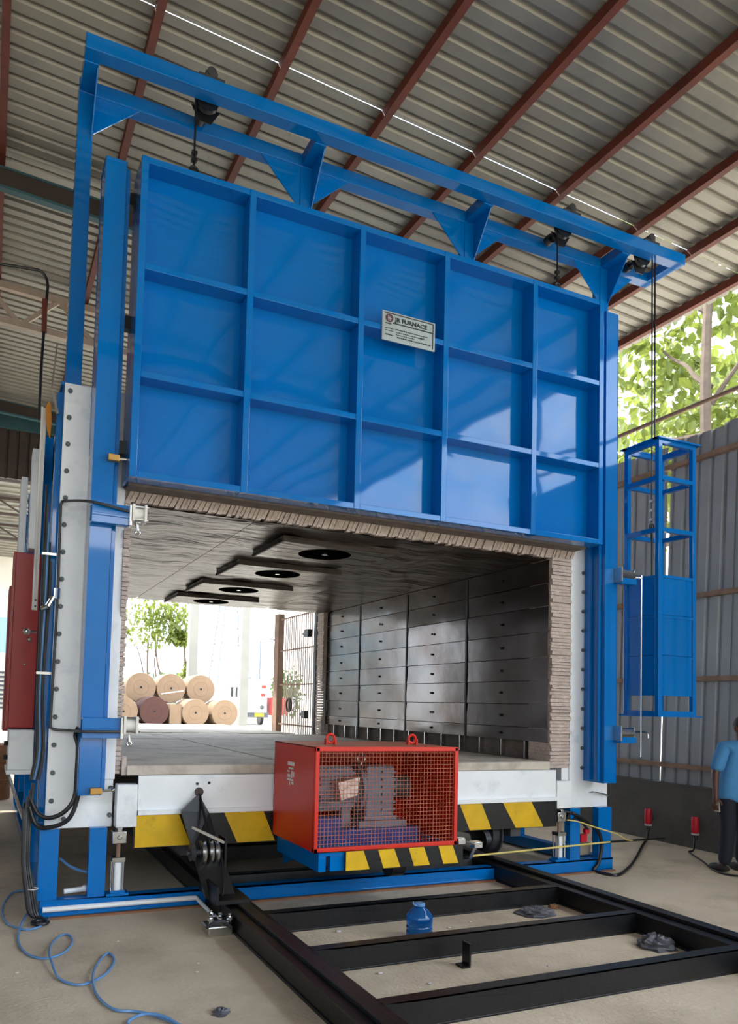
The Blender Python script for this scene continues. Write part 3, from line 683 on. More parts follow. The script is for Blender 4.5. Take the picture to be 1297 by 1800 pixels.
part('wheel', MB().lathe([(.03, -.03), (.10, -.03), (.10, .03), (.03, .03)], (4.43, 6.02, .39), 20, 'x'), 'rubber', bog)
# drive platform
part('platform', MB().box(2.30, 3.52, 5.12, 5.98, .525, .557).box(2.30, 2.36, 5.12, 5.98, .41, .525).box(3.46, 3.52, 5.12, 5.98, .41, .525).box(2.4, 3.46, 5.13, 5.18, .41, .525), 'blue', bog, bevel=.003)
part('platform_strut', MB().prism([(5.35, .525), (5.985, .525), (5.985, .30)], 'x', 2.36, 2.38).prism([(5.35, .525), (5.985, .525), (5.985, .30)], 'x', 3.44, 3.46), 'blue', bog)
bp = part('bumper_plate', MB().box(2.51, 3.56, 5.10, 5.115, .41, .558), 'black', bog)
for k in range(4):
    x0 = 2.515+k*.27; a = .145-.004*k
    part('stripe', MB().add([(x0+.05, 5.096, .414), (x0+.05+a*1.05, 5.096, .414), (x0+a, 5.096, .555), (x0, 5.096, .555), (x0+.05, 5.101, .414), (x0+.05+a*1.05, 5.101, .414), (x0+a, 5.101, .555), (x0, 5.101, .555)] if k else
         [(x0, 5.096, .414), (x0+.20, 5.096, .414), (x0+a, 5.096, .555), (x0, 5.096, .555), (x0, 5.101, .414), (x0+.20, 5.101, .414), (x0+a, 5.101, .555), (x0, 5.101, .555)],
         [(0,1,2,3),(4,7,6,5),(0,4,5,1),(1,5,6,2),(2,6,7,3),(3,7,4,0)]), 'yellow', bp)
part('drive_sprocket', MB().cyl((2.98, 5.3, .40), (3.10, 5.3, .40), .10, 20), 'black', bog)
part('clamp_fitting', MB().box(3.53, 3.60, 5.12, 5.18, .55, .60).cyl((3.60, 5.15, .56), (3.78, 5.25, .52), .014, 8).box(3.76, 3.84, 5.22, 5.30, .49, .54), 'steel', bog, bevel=.004)
part('chain_link', MB().tube([(2.33, 5.18, .50), (2.34, 5.17, .44), (2.30, 5.2, .40)], .012), 'rubber', bog)
part('rod_hook', MB().bar((3.80, 5.27, .50), (4.06, 5.70, .31), .025), 'steel', bog)

# rear slab car outside the far end of the chamber
rsc = thing('rear_slab_car', 'pale flat slab car standing in daylight beyond the furnace', 'slab car', (3.0, 14, 0))
for k in range(3): part('slab', MB().box(1.05+k*1.28, 1.05+k*1.28+1.275, 12.0, 16.2, 1.02, 1.135), 'castable', rsc, bevel=.006)
part('car_frame', MB().box(1.1, 4.85, 12.05, 16.1, .45, 1.02), 'darkgrey', rsc)
for x in (1.35, 4.6):
    for yv in (12.6, 15.4): part('wheel', MB().cyl((x-.05, yv, .23), (x+.05, yv, .23), .23, 20), 'darkgrey', rsc)

# ================================================================== DRIVE GUARD + GEAR MOTOR
GX0, GX1, GY0, GY1, GZ0, GZ1 = 2.25, 3.495, 5.10, 5.965, .56, 1.33
gd = thing('motor_guard_box', 'red sheet-metal guard box with a wire mesh front on the bogie', 'guard box', ((GX0+GX1)/2, 5.53, GZ0))
sl = part('side_panel', MB().box(GX0, GX0+.006, GY0, GY1, GZ0, GZ1), 'red', gd)
part('side_panel', MB().box(GX1-.006, GX1, GY0, GY1, GZ0, GZ1), 'red', gd)
part('back_panel', MB().box(GX0, GX1, GY1-.006, GY1, GZ0, GZ1), 'red', gd)
part('top_panel', MB().box(GX0, GX1, GY0, GY1, GZ1-.006, GZ1), 'dustyred', gd)
ff = part('front_frame', MB().box(GX0, GX0+.028, GY0-.006, GY0+.03, GZ0, GZ1).box(GX1-.028, GX1, GY0-.006, GY0+.03, GZ0, GZ1).box(GX0, GX1, GY0-.006, GY0+.03, GZ0, GZ0+.03).box(GX0, GX1, GY0-.006, GY0+.03, GZ1-.03, GZ1), 'red', gd, bevel=.003)
wv = shared('mesh_wire', MB().cyl((0, 0, GZ0+.02), (0, 0, GZ1-.02), .0021, 5, cap=False), 'dustyred')
wh = shared('mesh_wire', MB().cyl((GX0+.02, 0, 0), (GX1-.02, 0, 0), .0021, 5, cap=False), 'dustyred')
k = GX0+.055
while k < GX1-.03: inst('mesh_wire', wv, ff, (k, GY0+.012, 0)); k += .0305
k = GZ0+.055
while k < GZ1-.03: inst('mesh_wire', wh, ff, (0, GY0+.016, k)); k += .0305
for x in (2.52, 3.27):
    e = part('lifting_eye', MB().box(x-.045, x-.03, 5.42, 5.46, GZ1, GZ1+.05).box(x+.03, x+.045, 5.42, 5.46, GZ1, GZ1+.05).torus((x, 5.44, GZ1+.05), .034, .011, 'y'), 'red', gd)
mk = MB()
for y0, y1, z0, z1 in ((5.50, 5.64, 1.155, 1.185), (5.52, 5.62, 1.125, 1.14), (5.60, 5.64, 1.10, 1.115), (5.54, 5.56, 1.06, 1.115), (5.50, 5.53, 1.07, 1.11), (5.58, 5.64, 1.06, 1.085), (5.52, 5.64, 1.035, 1.05), (5.51, 5.55, 1.01, 1.03), (5.58, 5.60, 1.0, 1.03)):
    mk.box(GX0-.001, GX0+.002, y0+.02, y1+.02, z0, z1)
part('stencil_mark', mk, 'white', sl)

gm = thing('gear_motor', 'grey geared electric motor behind the red wire mesh', 'motor', (2.9, 5.55, GZ0))
part('bed_plate', MB().box(2.40, 3.30, 5.36, 5.82, .557, .575).box(2.40, 3.30, 5.36, 5.375, .575, .66).box(2.40, 3.3, 5.805, 5.82, .575, .66).box(2.40, 3.30, 5.36, 5.82, .655, .67), 'motorblue', gm, bevel=.003)
part('junction_block', MB().box(2.30, 2.52, 5.2, 5.32, .66, .79).box(2.32, 2.34, 5.22, 5.3, .557, .66), 'motorblue', gm, bevel=.006)
mt = part('motor_body', MB().cyl((2.33, 5.58, .97), (2.80, 5.58, .97), .155, 28).cyl((2.28, 5.58, .97), (2.33, 5.58, .97), .14, 28, ), 'motorgrey', gm)
for i in range(22):
    a = 2*math.pi*i/22
    part('cooling_fin', MB().bar((2.44, 5.58+.165*math.cos(a), .97+.165*math.sin(a)), (2.76, 5.58+.165*math.cos(a), .97+.165*math.sin(a)), .008, .035 if abs(math.sin(a)) > .7 else .012), 'motorgrey', mt)
part('flange', MB().cyl((2.80, 5.58, .97), (2.83, 5.58, .97), .20, 28), 'motorgrey', mt)
part('terminal_box', MB().add([(2.55, 5.34, 1.04), (2.74, 5.34, 1.08), (2.72, 5.34, .94), (2.58, 5.34, .90), (2.53, 5.42, 1.05), (2.75, 5.42, 1.10), (2.73, 5.44, .93), (2.57, 5.44, .89)], [(0,1,2,3),(4,7,6,5),(0,4,5,1),(1,5,6,2),(2,6,7,3),(3,7,4,0)]), 'foil', mt)
gb = part('gearbox', MB().box(2.84, 3.10, 5.42, 5.74, .69, 1.16), 'motorgrey', gm, bevel=.015)
for i in range(6): part('rib', MB().box(2.98, 3.105, 5.405, 5.42, .80+i*.06, .82+i*.06), 'motorgrey', gb, bevel=.002)
part('foot', MB().box(2.76, 3.20, 5.38, 5.78, .67, .725).box(2.82, 3.12, 5.40, 5.76, .725, .76), 'motorgrey', gb, bevel=.006)
part('eye_bolt', MB().torus((2.86, 5.56, 1.21), .035, .009, 'y').cyl((2.86, 5.56, 1.15), (2.86, 5.56, 1.18), .012, 8), 'steel', gb)
part('output_shaft', MB().cyl((3.10, 5.58, .97), (3.30, 5.58, .97), .10, 20).cyl((3.30, 5.58, .97), (3.34, 5.58, .97), .03, 12), 'darkgrey', gb)
part('support_leg', MB().box(2.66, 2.74, 5.5, 5.66, .67, .83), 'motorgrey', gm)

# ================================================================== TRACK FRAME
trk = thing('track_frame', 'black steel track frame of two rails and cross beams on the floor', 'track', (3.25, 4.5, 0))
def rail(x0, x1):
    c = (x0+x1)/2
    r = part('rail', MB().box(x0, x1, 2.3, 11.8, 0, .018).box(x0, x1, 2.3, 11.8, .128, .148).box(c-.03, c+.03, 2.3, 11.8, .018, .128), 'black', trk, bevel=.003)
    part('rail_head', MB().box(c-.04, c+.04, 2.3, 11.8, .148, .175).box(x0+.01, x0+.03, 2.3, 11.8, .018, .128), 'black', r, bevel=.004)
rail(1.69, 1.91); rail(4.54, 4.84)
for yv in (2.45, 3.385, 4.265, 5.11, 6.35, 7.6, 8.9):
    part('cross_beam', MB().box(1.90, 4.55, yv, yv+.014, 0, .15).box(1.90, 4.55, yv, yv+.085, .138, .15).box(1.90, 4.55, yv, yv+.085, 0, .012), 'black' if yv < 6 else 'darkgrey', trk, bevel=.002)
    for xx in (1.93, 4.50):
        if yv < 6: part('end_plate', MB().box(xx-.006, xx+.006, yv+.012, yv+.085, .012, .14), 'black', trk)
# cable pulley bracket on the left rail
pb = thing('cable_pulley_bracket', 'black cable pulley bracket with steel sheaves on the left rail', 'pulley', (1.7, 5.6, .17))
part('post_plate', MB().add([(1.60, 5.93, .90), (1.45, 5.88, .78), (1.52, 5.78, .50), (1.58, 5.55, .17), (1.80, 5.50, .17), (1.74, 5.75, .50), (1.68, 5.9, .76),
                             (1.60, 5.96, .90), (1.45, 5.91, .78), (1.52, 5.81, .50), (1.58, 5.60, .17), (1.80, 5.56, .17), (1.74, 5.78, .50), (1.68, 5.93, .76)],
     [tuple(range(7)), tuple(range(13, 6, -1))]+[(i, i+7, (i+1)%7+7, (i+1)%7) for i in range(7)]), 'black', pb)
part('base_shoe', MB().box(1.60, 1.86, 5.35, 5.85, .17, .20).box(1.60, 1.62, 5.35, 5.8, .20, .30), 'black', pb)
for i, (x, r) in enumerate(((1.50, .065), (1.58, .09), (1.635, .095), (1.68, .095))):
    part('sheave', MB().lathe([(.02, -.016), (r, -.016), (r-.014, 0), (r, .016), (.02, .016)], (x, 5.70, .49), 22, 'x'), 'steel' if i else 'darkgrey', pb)
part('axle', MB().cyl((1.46, 5.70, .49), (1.76, 5.70, .49), .022, 12), 'darkgrey', pb)
part('side_cheek', MB().box(1.735, 1.75, 5.62, 5.80, .20, .60), 'black', pb)
part('lever_bar', MB().bar((1.50, 5.72, .68), (1.73, 5.62, .57), .026, .02), 'steel', pb)
part('pull_rod', MB().tube([(1.61, 5.94, .90), (1.62, 5.86, .78), (1.63, 5.72, .62), (1.64, 5.70, .58)], .011), 'black', pb)
part('loose_cable', MB().tube([(1.72, 5.66, .48), (1.72, 5.58, .34), (1.70, 5.52, .22), (1.66, 5.46, .10), (1.64, 5.40, .03)], .008), 'rubber', pb)
rcl = thing('rail_clamp', 'shiny steel clamp with bolts against the left rail', 'clamp', (1.62, 5.25, 0))
part('clamp_block', MB().box(1.50, 1.68, 5.18, 5.36, .0, .07).box(1.53, 1.66, 5.2, 5.33, .07, .10), 'steel', rcl, bevel=.01)
for x, yv in ((1.52, 5.2), (1.60, 5.24), (1.66, 5.2), (1.56, 5.33)):
    part('clamp_bolt', MB().cyl((x, yv, .05), (x, yv, .15), .013, 8).cyl((x, yv, .11), (x, yv, .13), .024, 6), 'chrome', rcl)
part('clamp_jaw', MB().tube([(1.50, 5.22, .06), (1.53, 5.17, .10), (1.60, 5.16, .11), (1.66, 5.17, .06)], .012), 'darkgrey', rcl)

# ================================================================== SMALL FLOOR THINGS
bh = [(0.39,6.90),(0.28,6.83),(0.20,6.41),(0.21,6.01),(0.28,5.82),(0.36,5.74),(0.46,5.83),(0.52,6.02),(0.51,6.22),(0.45,6.25),(0.37,6.12),(0.31,5.83),(0.28,5.55),(0.30,5.29),(0.37,5.12),(0.46,5.09),(0.55,5.18),(0.61,5.35),(0.61,5.51),(0.56,5.54),(0.49,5.39),(0.45,5.15),(0.45,4.92),(0.47,4.71),(0.54,4.58),(0.62,4.57),(0.73,4.68),(0.81,4.87),(0.82,5.02),(0.79,5.05),(0.72,4.90),(0.66,4.67),(0.64,4.45),(0.66,4.26),(0.71,4.13),(0.80,4.08),(0.88,4.00),(0.97,3.85),(1.00,3.74),(.96,3.66),(.86,3.70),(.76,3.86),(.74,3.96),(.82,3.99),(.91,3.94),(.99,3.80),(1.08,3.60)]
bhz = []
for i, (x, yv) in enumerate(bh): bhz.append((x, yv, .009+(.016 if i in (10, 11, 21, 22, 31, 43, 44) else 0)))
tag(part('air_hose', MB().tube(bhz, .0075, 8), 'bluehose', loc=bhz[30]), 'pale blue coiled plastic air hose on the floor', 'hose')
tag(part('power_cable', MB().tube([(5.79,6.00,.016),(5.81,5.83,.016),(5.88,5.76,.016),(6.08,5.86,.016),(6.43,6.10,.016),(6.95,6.50,.016),(7.55,6.98,.016),(7.86,7.2,.03),(7.95,7.27,.10),(7.96,7.28,.17)], .015, 8), 'rubber', loc=(6.08, 5.86, 0)), 'black cable curving from the furnace base to a red connector', 'cable')
tag(part('power_cable', MB().tube([(7.96, 6.58, .20), (7.93, 6.55, .12), (7.85, 6.50, .02), (7.73,6.46,.012),(7.40,6.00,.012),(7.10,5.62,.012),(7.08,5.38,.012),(7.4,5.26,.012),(7.95, 5.0, .012)], .010, 8), 'rubber', loc=(7.4, 6.0, 0)), 'thin black cable on the floor by the standing person', 'cable')
for yv, lab in ((7.285, 'red industrial connector on the wall plinth, farther from the person'), (6.573, 'red industrial connector on the wall plinth, nearer the person')):
    pg = thing('industrial_connector', lab, 'connector', (7.99, yv, .16), 'red connectors on the plinth')
    part('body', MB().lathe([(0, .40), (.040, .40), (.044, .38), (.044, .24), (.034, .20), (0, .20)], (7.97, yv, 0), 16), 'plugred', pg)
    part('collar', MB().lathe([(0, .205), (.045, .205), (.045, .185), (0, .185)], (7.97, yv, 0), 16), 'stone', pg)
    part('cable_gland', MB().cyl((7.97, yv, .19), (7.96, yv, .13), .028, 10), 'rubber', pg)
    part('wall_clip', MB().box(8.0, 8.042, yv-.03, yv+.03, .25, .30), 'darkgrey', pg)
rod = thing('pole', 'long thin pole, pale yellow then black, leaning across toward the wall', 'pole', (4.05, 5.70, .3))
part('light_section', MB().cyl((4.05, 5.70, .318), (5.95, 5.93, .312), .009, 10), 'yellowrod', rod)
part('dark_section', MB().cyl((5.95, 5.93, .312), (7.98, 7.04, .06), .012, 10), 'rubber', rod)
tag(part('striped_hose', MB().tube([(5.42, 5.97, .55), (5.55, 5.95, .53), (5.75, 5.93, .47), (6.0, 5.90, .40), (6.3, 6.05, .30), (6.6, 6.25, .235)], .007, 8), 'yellowrod', loc=(5.6, 5.95, .5)), 'yellow hose looping from the jack cylinder to the pole', 'hose')

bt = thing('water_bottle', 'blue translucent plastic water bottle standing between the track beams', 'bottle', (2.905, 4.68, 0))
part('bottle_body', MB().lathe([(0, .003), (.088, .003), (.094, .02), (.094, .055), (.089, .065), (.094, .075), (.094, .09), (.089, .10), (.094, .11), (.096, .15), (.088, .175), (.06, .205), (.034, .225), (.034, .238), (0, .238)], (2.905, 4.68, 0), 28), 'bottle', bt)
part('cap', MB().lathe([(0, .252), (.034, .252), (.038, .248), (.038, .232), (0, .232)], (2.905, 4.68, 0), 20), 'bluehose', bt)
part('carry_ring', MB().tube([(2.875, 4.67, .235), (2.845, 4.66, .25), (2.838, 4.66, .27)], .006), 'bluehose', bt)
def crumple(name, c, sx, sy, sz, material, label, cat, seed):
    random.seed(seed); mb = MB(); n, mm = 14, 8; vs = []
    for i in range(mm+1):
        a = math.pi/2*i/mm
        for k in range(n):
            b = 2*math.pi*k/n; r = random.uniform(.72, 1.15)
            vs.append((c[0]+sx*r*math.sin(a)*math.cos(b), c[1]+sy*r*math.sin(a)*math.sin(b), max(.001, sz*r*math.cos(a))))
    mb.add(vs, [(i*n+k, (i+1)*n+k, (i+1)*n+(k+1)%n, i*n+(k+1)%n) for i in range(mm) for k in range(n)])
    return tag(part(name, mb, material, loc=(c[0], c[1], 0)), label, cat)
crumple('plastic_bag', (4.15, 4.93), .17, .14, .05, 'bag', 'crumpled grey plastic bag between the track beams', 'bag', 3)
crumple('plastic_bag', (4.40, 3.95), .13, .12, .09, 'bag', 'dark plastic scrap in the corner beside the right rail', 'bag', 5)
crumple('cloth_scrap', (1.22, 3.92), .05, .05, .03, 'bag', 'small grey scrap on the floor outside the left rail', 'scrap', 9)
crumple('paper_scrap', (4.42, 5.02), .05, .04, .035, 'copper', 'small brown paper scrap touching the right rail', 'scrap', 12)
tag(part('angle_bracket', MB().box(2.84, 2.90, 4.05, 4.13, 0, .012).box(2.89, 2.902, 4.05, 4.13, .012, .15), 'black', loc=(2.88, 4.1, 0)), 'small black angle bracket lying in front of the blue bottle', 'bracket')
random.seed(21)
chips = [(2.42, 5.0, .022), (2.55, 4.72, .014), (2.66, 5.35, .015), (3.25, 4.82, .016), (3.4, 5.5, .016), (3.5, 4.9, .012), (3.1, 5.55, .013), (4.0, 5.6, .012), (2.3, 4.15, .016), (2.5, 3.9, .012), (3.9, 4.35, .018), (3.4, 3.9, .012), (1.3, 4.7, .010), (.9, 5.3, .010), (3.72, 5.52, .014), (.25, 4.9, .012), (1.25, 4.55, .012)]
for i, (x, yv, r) in enumerate(chips):
    tag(part('debris_chip', MB().ball((x, yv, r*.4), r, 7, 4, (1.2, .9, .5)), 'stone', loc=(x, yv, 0)), 'small pale chip of debris on the concrete floor', 'debris', 'pale debris chips on the floor')

# far left: steel frames stacked on the floor behind the furnace corner
fr = thing('steel_frame_stack', 'grey steel frames stacked on the floor behind the furnace, far left', 'frame', (-.2, 9.2, 0))
for z in (.05, .18, .31): part('frame', MB().box(-.9, .18, 8.9, 8.98, z, z+.06).box(-.9, .18, 9.5, 9.58, z, z+.06).box(.10, .18, 8.98, 9.5, z, z+.06), 'silver', fr)
part('frame_back', MB().box(-.9, .16, 9.0, 9.06, .37, 1.0), 'darkgrey', fr)

# ================================================================== BACKGROUND THROUGH THE CHAMBER
gt = thing('barred_side_gate', 'tall gate of vertical steel bars beyond the far chamber end', 'gate', (5.25, 13, 0))
part('gate_post', MB().box(5.19, 5.31, 13.75, 13.98, 0, 3.4), 'rail_brown', gt)
part('gate_post', MB().box(5.22, 5.28, 11.98, 12.06, 0, 3.38), 'darkgrey', gt)
for i in range(15):
    yv = 12.10+i*.098; w = .032
    part('bar', MB().box(5.244, 5.256, yv, yv+w+.004, .05, 3.3), 'cream', gt)
for z in (1.25, 2.0, 2.66, 3.28): part('rail', MB().box(5.225, 5.24, 12.0, 13.75, z-.015, z+.015), 'rail_brown', gt)
for yv, z in ((12.24, 2.90), (12.3, 1.46)): part('lock_box', MB().box(5.14, 5.22, yv-.08, yv+.08, z-.07, z+.07).cyl((5.18, yv+.08, z), (5.18, yv+.2, z), .03, 8), 'black', gt)
part('hand_wheel', MB().torus((5.17, 13.05, 1.62), .12, .02, 'x').bar((5.18, 13.05, 1.5), (5.18, 13.05, 1.74), .02), 'rafter', gt)

random.seed(4)
RY = 36.0
plat = structure(part('roll_platform', MB().box(5.2, 12.2, RY-.4, RY+2.0, -.01, .40).box(5.2, 12.2, RY+2.0, RY+4.4, -.01, 1.51), 'yard'))
def proll(x, z, r, dark, label, RY=RY):
    t = thing('paper_roll', label, 'roll', (x, RY, z-r), 'large rolls stacked in the yard')
    part('roll_body', MB().lathe([(r*.08, -.0), (r*.985, 0), (r, .02), (r, 1.9), (r*.985, 1.92), (r*.08, 1.92)], (x, RY, z), 40, 'y'), 'paperdark' if dark else 'paper', t)
    part('core', MB().lathe([(r*.08, 1.9), (r*.08, -.002), (r*.06, -.002), (r*.06, 1.9)], (x, RY, z), 16, 'y').cyl((x, RY+.05, z), (x, RY+.06, z), r*.06, 14), 'black', t)
    part('wrap_ring', MB().torus((x, RY-.001, z), r*.5, .006, 'y', 40, 4), 'paperdark' if dark else 'ring', t)
    return t
R_ = .665
xs = [6.28, 7.38, 8.93, 10.42]
for x, dk, lb in ((5.95, 0, 'tan roll at the left end of the bottom row, partly hidden'), (7.40, 1, 'dark brown roll in the bottom row of the yard stack'), (9.40, 0, 'tan roll second from right in the bottom row'), (10.88, 0, 'tan roll at the right end of the bottom row')):
    proll(x, .40+(R_+.03 if dk else R_), R_+.03 if dk else R_, dk, lb)
for x, lb in ((6.72, 'tan roll at the left of the upper row'), (8.16, 'tan roll in the middle of the upper row with a pale strap'), (9.62, 'tan roll at the right of the upper row')):
    x *= 38/36; t = proll(x, 2.25, .74, 0, lb, RY+2.0)
    if 'strap' in lb: part('strap', MB().bar((x-.5, RY+1.99, 1.95), (x+.62, RY+1.99, 2.14), .01, .05), 'white', t)
tag(part('roll_chock', MB().box(8.15, 8.72, RY+.1, RY+1.7, .4, 1.45), 'paper', loc=(8.4, RY+.8, .4)), 'short tan roll stub between the dark roll and its neighbour', 'roll')

# --- trees
def tube_branch(mb, a, b, r0, r1, wob=.15):
    a, b = Vector(a), Vector(b); L = (b-a).length; pts = []
    for i in range(5):
        t = i/4; pts.append(a.lerp(b, t)+Vector((random.uniform(-1, 1), random.uniform(-1, 1), 0))*wob*L*.15*(1 if 0 < i < 4 else 0))
    mb.tube(pts, r0, 7, True, [r0+(r1-r0)*i/4 for i in range(5)])
def leafv(size):
    return [(0, 0, 0), (size*.28, size*.35, size*.05), (size*.22, size*.75, 0), (0, size, -size*.08), (-size*.22, size*.75, 0), (-size*.28, size*.35, size*.05), (0, size*.5, -size*.05)], [(0, 1, 6), (1, 2, 6), (2, 3, 6), (3, 4, 6), (4, 5, 6), (5, 0, 6)]
def tree(name, label, base, trunks, blobs, nleaf, size, lm, nobj=0, cat='tree', droop=.5):
    t = thing(name, label, cat, base)
    for tr_ in trunks:
        mb = MB(); tube_branch(mb, *tr_); part('trunk' if tr_ is trunks[0] else 'branch', mb, 'bark', t)
    vs, fs = leafv(size); mb = MB()
    lme = shared('leaf', MB().add(vs, fs), lm) if nobj else None
    for i in range(nleaf):
        c, r = random.choice(blobs); c = Vector(c)
        while True:
            d = Vector((random.uniform(-1, 1), random.uniform(-1, 1), random.uniform(-1, 1)))
            if d.length <= 1: break
        p = c+Vector((d.x*r[0], d.y*r[1], d.z*r[2]))
        rot = Matrix.Rotation(random.uniform(0, 6.28), 4, 'Z') @ Matrix.Rotation(random.uniform(-1.5, .3)*droop*2, 4, 'X') @ Matrix.Rotation(random.uniform(-.8, .8), 4, 'Y')
        s = random.uniform(.6, 1.25)
        if i < nobj: inst('leaf', lme, t, p, rot.to_euler(), (s, s, s))
        else: mb.add([p+(rot @ (Vector(v)*s)) for v in vs], fs)
    if len(mb.v): 
        me = D.meshes.new('foliage'); w = org(t); me.from_pydata([tuple(v-w) for v in mb.v], [], mb.f); me.materials.append(M[lm])
        tag(finish(D.objects.new('foliage', me), t, w), kind='stuff')
    return t
random.seed(11)
tree('broadleaf_tree', 'bright broad-leaved tree behind the corrugated wall, with a thick pale trunk', (11.0, 8.75, 0),
     [((11.0, 8.75, 0), (11.0, 8.75, 9.6), .12, .07), ((11.0, 8.75, 7.2), (11.1, 9.9, 8.4), .05, .02), ((11.0, 8.75, 6.4), (11.0, 10.6, 6.7), .045, .02), ((11, 8.75, 6.9), (11.2, 7.9, 8.0), .05, .02), ((11.0, 8.75, 6.0), (11.1, 10.9, 6.1), .04, .015), ((11.0, 8.75, 8.5), (10.6, 9.9, 9.4), .05, .02)],
     [((11.5, 9.9, 7.2), (.8, 1.2, 1.0)), ((11.4, 10.4, 8.6), (.9, 1.0, .8)), ((11.6, 8.6, 9.2), (.9, 1.2, .8)), ((11.8, 10.3, 6.3), (.8, 1.4, .8)), ((11.9, 8.4, 6.8), (.7, 1.1, .8)), ((12.2, 9.2, 8.0), (.8, 1.8, 1.4)), ((10.8, 8.9, 10.4), (1.4, 1.6, .7)), ((12, 7.2, 8.2), (1, 1, 1))],
     2300, .26, 'leaf', 300)
random.seed(12)
tree('bushy_tree', 'pale green leafy tree farther behind the corrugated wall', (16.0, 14.0, 0),
     [((16, 14, 0), (16, 14, 8), .16, .06), ((16, 14, 6), (15.6, 15.6, 9), .06, .02), ((16, 14, 6), (16.4, 12.4, 9.4), .06, .02)],
     [((16, 14, 9), (1.5, 3.2, 2.4)), ((16, 15.6, 7.6), (1.5, 2, 1.6)), ((16, 12, 8.2), (1.4, 2, 2))], 1900, .34, 'leaf')
random.seed(13)
tree('slender_tree', 'slender yellow-green tree with several thin stems behind the stacked rolls', (9.2, 46, 0),
     [((9.2, 46, 0), (8.9, 46, 5.2), .09, .05), ((9.3, 46, 0), (9.5, 46, 5.4), .08, .04), ((10.3, 46, 0), (9.4, 46.2, 5.2), .09, .04), ((9.2, 46, 1.6), (8.2, 46, 4.9), .06, .03), ((11.4, 46, 0), (11.2, 46, 6.4), .10, .06)],
     [((8.7, 46, 6.1), (1.6, .9, 1.5)), ((10.3, 46, 6.4), (1.3, .9, 1.3)), ((9.4, 46, 7.4), (2.4, 1, 1.2)), ((11.5, 46, 3.4), (.5, .5, .8)), ((10.9, 46, 5.6), (.5, .5, .6))], 1700, .34, 'leaf')
random.seed(14)
for (x, yv, w, h, lb) in ((12.5, 62, 2.6, 3.6, 'dull green bush behind the white column'), (11.0, 70, 4.0, 3.4, 'hazy green bush behind the slender tree'), (24.3, 62, 1.6, 4.6, 'green bush beside the barred gate opening'), (17.5, 75, 3.0, 4.0, 'hazy bush behind the white truck')):
    tree('bush', lb, (x, yv, 0), [((x, yv, 0), (x, yv, h*.6), .1, .05)], [((x, yv, h*.6), (w, 1.2, h*.5))], 500, .5, 'leafdark', cat='bush')

# --- pylon
pyl = thing('transmission_tower', 'hazy steel lattice transmission tower in the distance', 'tower', (36.8, 120, 0))
def pw(z): return 2.9*(1-z/30)+.35
for sx in (-1, 1):
    for sy in (-1, 1): part('leg', MB().bar((36.8+sx*pw(0), 120+sy*pw(0), 0), (36.8+sx*pw(26), 120+sy*pw(26), 26), .16), 'pylon', pyl)
for i in range(9):
    z0, z1 = i*2.8, (i+1)*2.8
    for sy in (-1, 1):
        part('brace', MB().bar((36.8-pw(z0), 120+sy*pw(z0), z0), (36.8+pw(z1), 120+sy*pw(z1), z1), .10).bar((36.8+pw(z0), 120+sy*pw(z0), z0), (36.8-pw(z1), 120+sy*pw(z1), z1), .10).bar((36.8-pw(z1), 120+sy*pw(z1), z1), (36.8+pw(z1), 120+sy*pw(z1), z1), .10), 'pylon', pyl)
lp = thing('street_lamp', 'thin grey street lamp seen between the column and the gate', 'street lamp', (19.3, 55, 0))
part('pole', MB().cyl((19.3, 55, 0), (19.3, 55, 6.4), .07, 10), 'pylon', lp)
part('lamp_arm', MB().tube([(19.3, 55, 6.4), (19.6, 55, 6.6), (20.3, 55, 6.6)], .05), 'pylon', lp)
part('lamp_head', MB().box(20.2, 20.7, 54.9, 55.1, 6.5, 6.62), 'pylon', lp)
# --- truck
tk = thing('white_truck', 'white truck parked in the yard right of the rolls', 'truck', (17.4, 53, 0))
part('cab', MB().prism([(16.4, .7), (18.9, .7), (18.9, 3.0), (18.6, 3.3), (16.7, 3.3), (16.4, 2.4)], 'y', 52, 54), 'truck', tk, bevel=.06)
part('windscreen', MB().box(17.0, 18.4, 51.97, 52.0, 2.1, 2.95), 'glass', tk)
part('mirror', MB().box(16.1, 16.25, 51.9, 52.05, 2.0, 2.7).bar((16.2, 51.95, 2.7), (16.5, 51.95, 2.8), .04), 'black', tk)
part('mirror', MB().box(16.4, 16.55, 51.6, 51.75, 2.0, 2.7), 'black', tk)
part('marker', MB().box(18.45, 18.75, 51.95, 52.0, 2.7, 2.9).box(18.4, 18.7, 51.95, 52.0, 2.1, 2.3), 'red', tk)
part('bumper', MB().box(16.35, 18.95, 51.85, 52.0, .55, .9), 'darkgrey', tk)
part('number_plate', MB().box(17.9, 18.6, 51.82, 51.86, .62, .86), 'yellow', tk)
part('headlight', MB().cyl((18.5, 52.0, 1.3), (18.5, 51.93, 1.3), .14, 14).cyl((16.8, 52, 1.3), (16.8, 51.93, 1.3), .14, 14), 'darkgrey', tk)
part('load_body', MB().box(16.5, 18.9, 54.1, 58, .9, 3.0), 'truck', tk)
for x in (16.7, 18.7):
    for yv in (52.9, 57): part('wheel', MB().cyl((x-.12, yv, .48), (x+.12, yv, .48), .48, 18), 'rubber', tk)
rt = thing('red_trailer', 'small red cart in the yard beside the barred gate', 'cart', (20.4, 54, 0))
part('cart_body', MB().box(19.7, 21.2, 53.5, 55, .7, 2.0), 'redcab', rt, bevel=.03)
part('rim', MB().box(19.65, 21.25, 53.45, 55.05, 1.95, 2.05), 'redcab', rt)
for x in (20.0, 20.9): part('wheel', MB().cyl((x-.06, 53.6, .4), (x+.06, 53.6, .4), .4, 16), 'white', rt)

